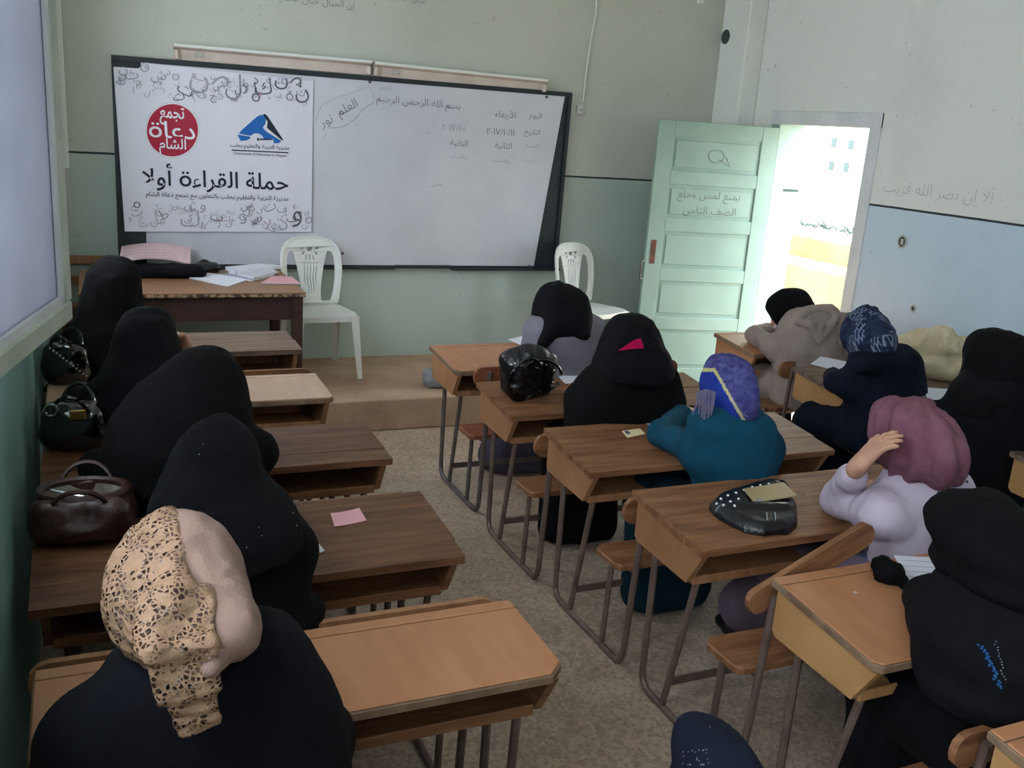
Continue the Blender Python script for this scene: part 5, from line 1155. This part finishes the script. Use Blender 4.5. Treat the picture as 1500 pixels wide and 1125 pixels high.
p = person('person in black veil and robe with blue sequin trim beside the crumpled cloth', atY(1442, 785, 1.53), h, hpitch=.55, **arms(h, .72, l=tuple(dk.plane(1352, 905)+UP*.06), wl=tuple(dk.plane(1470, 868)+UP*.045), r=(2.23, 1.48, .775), wr_=(2.24, 1.60, .765)), knees=[(2.02, 1.70, .47), (2.22, 1.70, .47)], ankles=[(2.03, 1.68, .08), (2.2, 1.68, .08)])
coat(p, 'black_cloth_b', 'abaya', [(825, 1395, 1530), (845, 1375, 1560), (880, 1350, 1600), (930, 1335, 1630), (1000, 1330, 1640)], (1.45, 1.38), hem=.07, sleeve=.022, fold=F9, extra=lambda S: (S.cone((2.05, 1.50, .50), atZ(1320, 1080, .10), .12, .10, .10), S.cone(atZ(1320, 1080, .10), atZ(1380, 1110, .06), .10, .12, .10))); shoes(p, 'shoe_black')
headscarf(p, 'black_cloth', 'veil', [(724, 1430, 1462), (728, 1412, 1478), (738, 1395, 1492), (754, 1378, 1506), (775, 1366, 1516), (800, 1370, 1518), (825, 1384, 1524), (845, 1376, 1552), (875, 1356, 1585)], (1.53, 1.44), asp=.9, fold=VF(40)); P5R = p
# --- right column, by the blue wall ------------------------------------------------
h = (4.0, 4.31); dk = DESKS['f1']
p = person('person in hooded beige coat bent low over the desk by the doorway', atY(1150, 454, 4.52), h, yaw=-.15, hyaw=-.9, hpitch=.7, hunch=-.02, **arms(h, .72, l=tuple(dk.plane(1103, 503)+UP*.055), wl=tuple(dk.plane(1134, 491)+UP*.045)), ankles=[(3.92, 4.62, .08), (4.1, 4.6, .08)])
coat(p, 'beige_coat', 'coat', [(449, 1185, 1215), (454, 1168, 1224), (463, 1152, 1230), (478, 1140, 1235), (505, 1136, 1238), (545, 1136, 1238), (590, 1130, 1238)], (4.34, 4.31), hem=.40, fold=((.012, (9, 9, 6), 3), (.006, (22, 22, 16), 9)), extra=lambda S: (S.cone(atY(1176, 462, 4.36), atY(1218, 458, 4.30), .042, .045, .03),)); shoes(p, 'shoe_black'); trousers(p, 'black_cloth')
F1p = p
S = SDF(p.head-.3, p.head+.3, .007); S.ell(p.hp(0, -.012, .012), (.094, .125, .112), .03, rot=p.HR); S.cone(p.hp(0, -.09, .0), atY(1186, 461, 4.37), .075, .055, .04); S.cone(p.hp(0, 0, -.07), p.neck1, .075, .08, .03); S.ell(p.hp(0, .130, -.005), (.056, .06, .085), .015, 'sub', p.HR); soft('headscarf', S, 'black_cloth', p.o, ((.005, (13, 13, 6), 41),))
h = (3.70, 3.465)
p = person('person in navy coat with dark line-patterned headscarf by the blue wall', atY(1274, 498, 3.59), h, hpitch=.45, hyaw=-.1, **arms(h, .72))
coat(p, 'navy_cloth', 'coat', [(505, 1272, 1325), (511, 1255, 1340), (520, 1245, 1348), (540, 1240, 1352), (580, 1238, 1355), (640, 1238, 1355)], (3.48, 3.46), hem=.06, fold=((.011, (9, 9, 4), 3), (.004, (22, 22, 9), 4)), extra=lambda S: (S.cone(atY(1265, 535, 3.38), atY(1330, 527, 3.38), .045, .045, .03),)); shoes(p, 'shoe_black')
headscarf(p, 'scarf_denim', 'headscarf', [(446, 1272, 1277), (450, 1266, 1283), (458, 1255, 1293), (468, 1244, 1303), (484, 1236, 1309), (500, 1235, 1309), (514, 1240, 1303), (524, 1248, 1296)], (3.59, 3.52), asp=1.0, fold=(pleats(p.hp(0, -.03, .13), .010, 9, 42), (.008, (15, 15, 6), 42), (.004, (32, 32, 12), 3)))
h = (3.71, 2.76)
p = person('person in loose black veil at the grey desk along the blue wall', atY(1464, 527, 2.88), h, hpitch=.4, **arms(h, .75, l=(3.44, 2.93, .82), wl=(3.62, 3.06, .80)))
coat(p, 'black_cloth_b', 'abaya', [(550, 1410, 1525), (575, 1388, 1545), (610, 1383, 1560), (680, 1388, 1568), (750, 1398, 1570)], (2.80, 2.76), asp=.6, fold=F9, extra=lambda S: S.cone(p.shL-UP*.04, p.elL-UP*.04, .075, .075, .04)); shoes(p, 'shoe_black')
headscarf(p, 'black_cloth', 'veil', [(484, 1455, 1478), (487, 1442, 1490), (494, 1431, 1501), (506, 1423, 1509), (522, 1418, 1514), (540, 1419, 1516), (556, 1402, 1530), (575, 1386, 1545), (600, 1381, 1558)], (2.88, 2.79), asp=.85, fold=VF(43))
# ------------------------------------------------------------------ bags, cloths and table things
mat('leather_black', '#0b0b0e', .30, '#111116', 30, 3, bump=.5, bscale=60, spec=.6); mat('leather_brown', '#2c1512', .4, '#3a1d18', 12, 4, bump=.4, bscale=60, spec=.5); mat('lining', '#8f8a80', .7, '#5b564e', 18, 4)
mat('chrome', '#c8c8c8', .2, metal=1); mat('gold', '#b79a5a', .3, metal=.9); mat('card_tan', '#a8946a', .5, '#b5a27a', 4, 3); mat('patent', '#08080b', .12, spec=.8)
def loop(c, u, v, ru, rv, a0=0, a1=2*math.pi, n=28): c, u, v = (np.array(q, float) for q in (c, u, v)); return [Vector(c+u*ru*math.cos(a)+v*rv*math.sin(a)) for a in np.linspace(a0, a1, n)]
def rel(o, par): o.parent = par; o.location = -Vector(par.location); return o
# black handbag on the reddish desk
d2 = DESKS['d2']; B0 = d2.plane(778, 585); B0[1] += .05; zb = d2.z(B0[1])
e = empty('handbag', (B0[0], B0[1], zb)); tag(e, 'shiny black handbag with looped handles standing on the reddish wooden desk', 'bag')
S = SDF(B0-np.array([.26, .2, .05]), B0+np.array([.26, .2, .34]), .006); c = np.array([B0[0], B0[1], zb])
S.box(c+(0, 0, .075), (.115, .065, .075), .045, .03); S.ell(c+(-.01, 0, .15), (.118, .07, .07), .05); S.cone(c+(-.10, .0, .175), c+(-.03, -.01, .20), .04, .045, .04); S.cone(c+(.03, 0, .18), c+(.09, .01, .165), .05, .05, .04); S.plane(c+(0, 0, .0015), (0, 0, -1))
o = soft('body', S, 'leather_black', e, ((.010, (13, 13, 13), 3), (.004, (30, 30, 30), 5)), 2)
for k, (cc, u, v, ru, rv) in enumerate((((-.055, -.085, .10), (1, .15, .1), (0, -.25, 1), .085, .105), ((.03, -.080, .115), (1, 0, -.1), (0, -.15, 1), .10, .075))):
    b = MB(); b.tube(loop(c+np.array(cc), u, v, ru, rv, .2, 5.9), .0075, 7); rel(b.build('handle', 'patent', smooth=True), e)
for k, q in enumerate(((-.115, -.055, .165), (-.10, -.065, .172), (.10, -.06, .13), (.10, -.055, .055), (.102, -.055, .075), (.104, -.055, .095), (0, -.075, .17))):
    b = MB(); b.sphere(Vector(c+np.array(q)), .008 if k < 3 else .0055, 8, 5); rel(b.build('stud', 'chrome', smooth=True), e)
b = MB(); b.tube(loop(c+np.array((.01, -.082, .165)), (1, 0, 0), (0, 0, 1), .018, .014), .004, 6); rel(b.build('buckle', 'chrome', smooth=True), e)
b = MB(); b.box(c+np.array((.028, -.088, .03)), c+np.array((.05, -.072, .17)), .004); rel(b.build('strap', 'patent'), e)
# studded purse on the plank desk
d4 = DESKS['d4']; Q = d4.plane(1104, 750); zq = d4.z(Q[1])
e = empty('studded_purse', (Q[0], Q[1], zq)); tag(e, 'black purse with white studs lying on the scratched plank desk', 'purse')
S = SDF(Q-np.array([.26, .24, .04]), Q+np.array([.26, .24, .12]), .005); W_ = lambda x, y, dz: d4.plane(x, y)+UP*dz
OUT = [(1037, 745), (1050, 734), (1075, 724), (1100, 717), (1118, 713), (1140, 714), (1156, 727), (1166, 749), (1168, 772), (1155, 785), (1120, 788), (1090, 782), (1062, 768), (1044, 757)]
S.pillow([d4.plane(*q) for q in OUT], d4.z, .042, .035); S.cone(W_(1060, 757, .036), W_(1150, 760, .038), .016, .018, .02)
pb = soft('body', S, 'leather_black', e, ((.003, (16, 16, 16), 3),), 2)
def surf(o, px, py):
    """first hit of the pixel ray on object o"""
    bpy.context.view_layer.update(); mw = o.matrix_world.inverted(); ro, rd = mw @ Vector(CAM), (mw.to_3x3() @ Vector(ray(px, py))).normalized(); ok, loc, nr, _ = o.ray_cast(ro, rd); return (o.matrix_world @ loc, (o.matrix_world.to_3x3() @ nr).normalized()) if ok else (None, None)
for x, y in ((1056, 731), (1066, 726), (1078, 722), (1090, 718), (1102, 714), (1114, 711), (1126, 709), (1070, 735), (1082, 731), (1138, 713), (1146, 718), (1076, 741), (1060, 740), (1050, 738)):
    q, nr = surf(pb, x, y)
    if q: b = MB(); b.sphere(q, .0052, 8, 5); rel(b.build('stud', 'pearl', smooth=True), e)
for x in (1122, 1134):
    a, nr = surf(pb, x, 752); c_, nr2 = surf(pb, x+1, 763)
    if a and c_: b = MB(); b.tube([a+nr*.002, c_+nr2*.002], .004, 6); rel(b.build('clasp', 'chrome'), e)
b = MB(); b.tube([Vector(W_(x, y, z)) for x, y, z in ((1112, 722, .03), (1126, 711, .02), (1146, 714, .02), (1156, 732, .03))], .008, 6); rel(b.build('handle', 'leather_black', smooth=True), e)
P = [W_(x, y, .050) for x, y in ((1086, 737), (1145, 727), (1165, 747), (1102, 757))]
o = sheet('card_case', P, 'card_tan', .004, 'flat tan card case lying on top of the studded purse', 'case', lift=0); P = [lerp(P[3], P[2], .05)+UP*.0045, lerp(P[3], P[2], .2)+UP*.0045, lerp(lerp(P[3], P[2], .2), P[0], .15)+UP*.0045, lerp(lerp(P[3], P[2], .05), P[0], .15)+UP*.0045]; q = sheet('emblem_patch', P, 'ink_grey', .0004, lift=0); q.parent = o
# crumpled black cloth on the pale laminate desk
d5 = DESKS['d5']; Q = d5.plane(1302, 855); S = SDF(Q-.12, Q+.12, .0045); W_ = lambda x, y, dz: d5.plane(x, y)+UP*dz
S.ell(W_(1300, 850, .022), (.040, .038, .030), .02); S.cone(W_(1308, 850, .02), W_(1326, 864, .008), .022, .009, .02); S.ell(W_(1290, 838, .02), (.025, .03, .025), .02); nrm = np.array([0, -(d5.zf-d5.zn)/d5.dep, 1]); S.plane(Q+UP*.001, -nrm)
tag(soft('crumpled_glove', S, 'black_cloth', None, ((.008, (30, 30, 30), 3), (.004, (60, 60, 60), 5)), 2), 'crumpled black cloth glove lying on the pale laminate desk', 'glove')
b = MB(); q = d5.plane(1253, 868); b.tube([(q[0], q[1], q[2]-.002), (q[0], q[1], q[2]+.0012)], .006, 10); rel(b.build('screw_head', 'lamp_metal'), d5.e)
# dark bags beside the people of the left column
def slouch_bag(px, py, key, size, m, label, open_top=False, rz=0, seed=1):
    d = DESKS[key]; Q = d.plane(px, py); z = d.z(Q[1]); w, dp, hh = size
    e = empty('handbag', (Q[0], Q[1], z)); tag(e, label, 'bag', 'dark handbags on the left desks')
    c = np.array([Q[0], Q[1], z]); R = rotm(rz, 0); S = SDF(c-np.array([w+.1, dp+.14, .03]), c+np.array([w+.1, dp+.14, hh+.08]), .0065)
    S.box(c+UP*hh*.5, (w, dp, hh*.5), .04, .02, rot=R); S.ell(c+UP*hh*.35, (w*1.05, dp*1.2, hh*.35), .04, rot=R)
    if open_top: S.box(c+UP*hh, (w*.84, dp*.62, hh*.55), .02, .01, 'sub', rot=R)
    S.plane(c+UP*.0015, (0, 0, -1))
    soft('body', S, m, e, ((.008, (11, 11, 11), seed), (.003, (30, 30, 30), seed+1)), 2)
    if open_top:
        b = MB(); rim = loop(c+UP*(hh*.97), R[:, 0], R[:, 1], w*.9, dp*.72); b.tube(rim, .012, 7); rel(b.build('rim', 'leather_brown', smooth=True), e)
        b = MB(); lo = [b.bm.verts.new(Vector(c+R[:, 0]*w*.84*math.cos(a)+R[:, 1]*dp*.64*math.sin(a)+UP*(hh*.93))) for a in np.linspace(0, 2*math.pi, 24)[:-1]]; lb = [b.bm.verts.new(Vector(c+R[:, 0]*w*.7*math.cos(a)+R[:, 1]*dp*.5*math.sin(a)+UP*(hh*.5))) for a in np.linspace(0, 2*math.pi, 24)[:-1]]
        for i in range(len(lo)): b.bm.faces.new((lo[i], lo[(i+1) % len(lo)], lb[(i+1) % len(lo)], lb[i]))
        b.bm.faces.new(lb); rel(b.build('lining', 'lining'), e)
        b = MB(); b.tube([Vector(c-R[:, 0]*w*.7+R[:, 1]*dp*.3+UP*hh*.9), Vector(c+UP*hh*.8), Vector(c+R[:, 0]*w*.5-R[:, 1]*dp*.4+UP*hh*.88)], .005, 6); rel(b.build('zip', 'chrome'), e)
    for s in (-1, 1):
        b = MB(); b.tube(loop(c+R[:, 1]*s*dp*.75+UP*hh*.8, R[:, 0], UP*.9+R[:, 1]*s*.5, w*.55, hh*.55, -.2, math.pi+.2, 18), .007, 6); rel(b.build('handle', 'leather_brown' if open_top else 'patent', smooth=True), e)
    return e, c, R
slouch_bag(125, 776, 'l4', (.125, .11, .125), 'leather_brown', 'open reddish brown handbag showing its pale lining', True, .1, 7)
e, c, R = slouch_bag(112, 655, 'l3', (.10, .06, .16), 'patent', 'glossy black handbag with gold buckle beside the wall', False, .2, 11)
b = MB(); b.box(c+np.array((-.015, -.085, .125)), c+np.array((.035, -.078, .16)), .003); rel(b.build('buckle', 'gold'), e)
b = MB(); b.tube(loop(c+np.array((-.07, -.07, .16)), (1, 0, 0), (0, 0, 1), .02, .02), .004, 6); rel(b.build('ring', 'chrome', smooth=True), e)
e, c, R = slouch_bag(100, 560, 'l2', (.085, .06, .17), 'patent', 'black handbag with chain strap leaning by the wall behind the open window sash', False, .3, 15)
for k in range(12):
    b = MB(); q = c+np.array((-.06+.012*k, -.075-.001*k, .17-.011*k)); b.sphere(Vector(q), .006, 6, 4); rel(b.build('chain_link', 'chrome', smooth=True), e)
# cream fleece draped over the end of the wall-side desk
dk = DESKS['f2']; C0 = dk.plane(1380, 548); S = SDF(C0-np.array([.55, .45, .25]), C0+np.array([.55, .4, .4]), .010)
q = lambda x, y, Y: atY(x, y, Y)
S.cone(q(1328, 506, 3.84), q(1375, 503, 3.80), .06, .085, .04); S.cone(q(1375, 508, 3.80), q(1428, 522, 3.72), .085, .085, .04); S.cone(q(1340, 530, 3.80), q(1385, 545, 3.74), .05, .07, .05); S.cone(q(1410, 525, 3.72), q(1432, 556, 3.66), .07, .05, .05)
S.box((4.42, 3.80, .70), (.28, .30, .028), .01, .0, 'sub')
tag(soft('fleece_jacket', S, 'cream_fleece', None, ((.030, (7, 7, 7), 3), (.010, (18, 18, 18), 5)), 2), 'cream fleece jacket heaped on the grey desk beside the blue wall', 'jacket')
S = SDF(q(1232, 480, 4.2)-.25, q(1232, 480, 4.2)+.25, .009); S.cone(q(1232, 468, 4.22), q(1228, 500, 4.21), .03, .045, .03); S.cone(q(1226, 464, 4.225), q(1244, 462, 4.22), .022, .022, .02); S.cone(q(1229, 500, 4.21), q(1228, 560, 4.21), .045, .03, .03)
tag(soft('hanging_coat', S, 'beige_coat', None, ((.008, (14, 14, 8), 3),), 2), 'beige garment hanging beside the hooded coat in front of the doorway', 'coat')
# things on the teacher table
T = lambda x, y, dz=0: atZ(x, y, TZ)+UP*dz
c = T(276, 408); S = SDF(c-np.array([.34, .22, .02]), c+np.array([.34, .30, .14]), .007); S.box(c+np.array([-.10, .10, .030]), (.20, .11, .032), .03, .02); S.ell(c+np.array([-.08, .06, .034]), (.19, .10, .036), .03); S.plane(c+UP*.001, (0, 0, -1))
tag(soft('document_bag', S, 'black_cloth_b', None, ((.007, (10, 10, 10), 3),), 2), 'flat black bag under the open register on the teacher table', 'bag')
c = T(226, 404)
def reg(u, v): return Vector((c[0]-.20+.42*u+.03*v, c[1]+.03+.30*v, TZ+.072+.050*v+.030*math.sin(math.pi*min(1, u*1.05))*(1-.2*v)))
b = MB(); n = 12; G = {}
for s in (0, 1):
    for i in range(n+1):
        for j in range(n+1): G[s, i, j] = b.bm.verts.new(reg(i/n, j/n)+Vector((0, 0, .014 if s else 0)))
for i in range(n):
    for j in range(n):
        k4 = [(i, j), (i+1, j), (i+1, j+1), (i, j+1)]; b.bm.faces.new([G[(1,)+k] for k in k4]); b.bm.faces.new([G[(0,)+k] for k in k4[::-1]])
    for j in (0, n): b.bm.faces.new((G[0, i, j], G[0, i+1, j], G[1, i+1, j], G[1, i, j])); b.bm.faces.new((G[0, j, i], G[0, j, i+1], G[1, j, i+1], G[1, j, i]))
mat('register_pink', '#dcb9bf', .7, '#e6c8cc', 6, 3); ro = b.build('open_register', 'register_pink', smooth=True); tag(ro, 'open register with pink ruled pages resting on the flat black bag', 'book')
for v in (.1, .3, .5, .7, .9): strokes('ruled_line', [[reg(u, v)+Vector((0, 0, .0146)) for u in np.linspace(.03, .97, 12)]], .0012, 'ink_red', ro)
for u in (.08, .36, .64, .92): strokes('ruled_line', [[reg(u, v)+Vector((0, 0, .0146)) for v in np.linspace(.05, .95, 6)]], .0012, 'ink_red', ro)
c = T(304, 402); S = SDF(c-np.array([.16, .16, .02]), c+np.array([.16, .2, .12]), .006); S.cone(c+np.array([-.05, .05, .03]), c+np.array([.05, .06, .036]), .034, .034, .02); S.cone(c+np.array([-.06, .07, .05]), c+np.array([-.01, .08, .065]), .014, .02, .02); S.cone(c+np.array([-.01, .08, .06]), c+np.array([.06, .06, .03]), .02, .018, .02); S.plane(c+UP*.001, (0, 0, -1))
tag(soft('pencil_case', S, 'patent', None, ((.003, (20, 20, 20), 3),), 2), 'shiny black pouch on the teacher table behind the notebooks', 'pouch')
def booklet(pts, t, m, label, z0=0, cover=None, group='notebooks on the teacher table', name='notebook', cat='notebook'):
    P = [atZ(q[0], q[1], TZ+z0) for q in pts]; o = sheet(name, P, m, t, label, cat, group, .002)
    if cover: k = sheet('cover', [p+UP*(t+.0008) for p in P], cover, .0008, curl=.002); k.parent = o
    return o
booklet([(270, 407), (298, 401), (366, 410), (334, 421)], .007, 'paper', 'open white notebook lying at the front of the teacher table')
booklet([(322, 405), (360, 397), (402, 404), (368, 413)], .010, 'paper', 'grey-white notebook under the loose papers', 0, 'ink_light')
booklet([(335, 401), (375, 391), (408, 400), (372, 409)], .008, 'paper', 'white notebook in the middle of the notebook pile', .012, 'board_white')
booklet([(330, 396), (378, 391), (414, 394), (345, 402)], .022, 'paper', 'thick stack of white exam sheets topping the notebook pile', .021)
booklet([(383, 416), (398, 406), (428, 407), (440, 417)], .004, 'paper', 'thin pinkish booklet at the corner of the teacher table', 0, 'paper_pink')
# loose bits
b = MB(); q = atZ(760, 742, 0)
g = atZ(655, 572, PH); S = SDF(np.array([g[0]-.3, g[1]-.05, PH-.01]), np.array([g[0]+.3, g[1]+.3, PH+.2]), .008); c = np.array([g[0], g[1]+.11, PH]); S.box(c+UP*.06, (.12, .07, .06), .03, .02); S.ell(c+UP*.08+np.array([.1, 0, -.02]), (.12, .07, .05), .04); S.plane(c+UP*.001, (0, 0, -1))
mat('grey_sack', '#7f8288', .7, '#8d9096', 8, 3); tag(soft('cloth_sack', S, 'grey_sack', None, ((.010, (12, 12, 12), 3),), 2), 'slumped grey sack on the platform edge beneath the foremost laminate desk', 'sack')
# pink patch on the wide black veil, sequins and pins
child = lambda p, n: [c for c in p.o.children if c.name.startswith(n)][0]
v = child(R2p, 'veil'); P = []
for x, y in ((904, 515), (914, 509), (927, 500), (938, 496), (943, 511), (930, 512)):
    l, nr = surf(v, x, y)
    if l: P.append(l+nr*.006)
if len(P) > 3:
    b = MB(); vs = [b.bm.verts.new(q) for q in P]; ce = b.bm.verts.new(sum(P, Vector())/len(P)+Vector((0, -.008, 0)))
    for i in range(len(vs)): b.bm.faces.new((vs[i], vs[(i+1) % len(vs)], ce))
    bmesh.ops.solidify(b.bm, geom=b.bm.faces[:], thickness=.004); rel(b.build('pink_underscarf', 'pink_cloth', smooth=True), R2p.o)
oc = child(F1p, 'coat'); HP = {}
for k, (x, y) in dict(a=(1170, 472), b=(1186, 478), c=(1199, 501), d=(1214, 480), e=(1224, 464), f=(1180, 458), g=(1212, 455)).items():
    l, nr = surf(oc, x, y); HP[k] = np.array(l+nr*.006) if l else atY(x, y, 4.25)
S = SDF(np.min(list(HP.values()), 0)-.08, np.max(list(HP.values()), 0)+.08, .006)
for a, b_, r0, r1 in (('f', 'a', .020, .022), ('a', 'b', .022, .026), ('b', 'c', .028, .012), ('c', 'd', .012, .028), ('d', 'e', .026, .022), ('e', 'g', .022, .020), ('g', 'f', .022, .022)): S.cone(HP[a], HP[b_], r0, r1, .008)
S.cone(lerp(HP['b'], HP['d'], .5), HP['c'], .024, .010, .01)
soft('hood', S, 'beige_coat', F1p.o, ((.004, (24, 24, 24), 3),), 2)
def sparks(p, n, pts, m, r):
    o = child(p, n)
    for x, y in pts:
        l, nr = surf(o, x, y)
        if l: b = MB(); b.sphere(l+nr*.001, r, 6, 4); rel(b.build('sequin', m, smooth=True), p.o)
random.seed(5)
sparks(P4, 'veil', [(298, 651), (292, 666), (383, 785), (345, 818), (361, 802), (379, 773), (393, 842), (428, 752), (434, 770)], 'sequin', .0022)
sparks(P6, 'headscarf', [(1005+random.uniform(-4, 34), 1104+random.uniform(-8, 18)) for _ in range(22)]+[(1040, 1066), (1082, 1064)], 'sequin', .0016)
sparks(P5, 'lace', [(170+random.uniform(0, 120), 775+random.uniform(0, 150)) for _ in range(42)]+[(245+random.uniform(0, 45), 920+random.uniform(0, 100)) for _ in range(16)], 'sequin', .0014)
sparks(P5R, 'abaya', [(1438+t*26+random.uniform(-5, 5), 945+t*62) for t in np.linspace(0, 1, 26)], 'sequin_blue', .004)
sparks(P5R, 'abaya', [(1458+t*14+random.uniform(-3, 3), 940+t*55) for t in np.linspace(0, 1, 14)], 'sequin', .0025)
sparks(P4R, 'coat', [(1380, 698), (1416, 706), (1375, 722), (1402, 723)], 'purple_grey', .005)
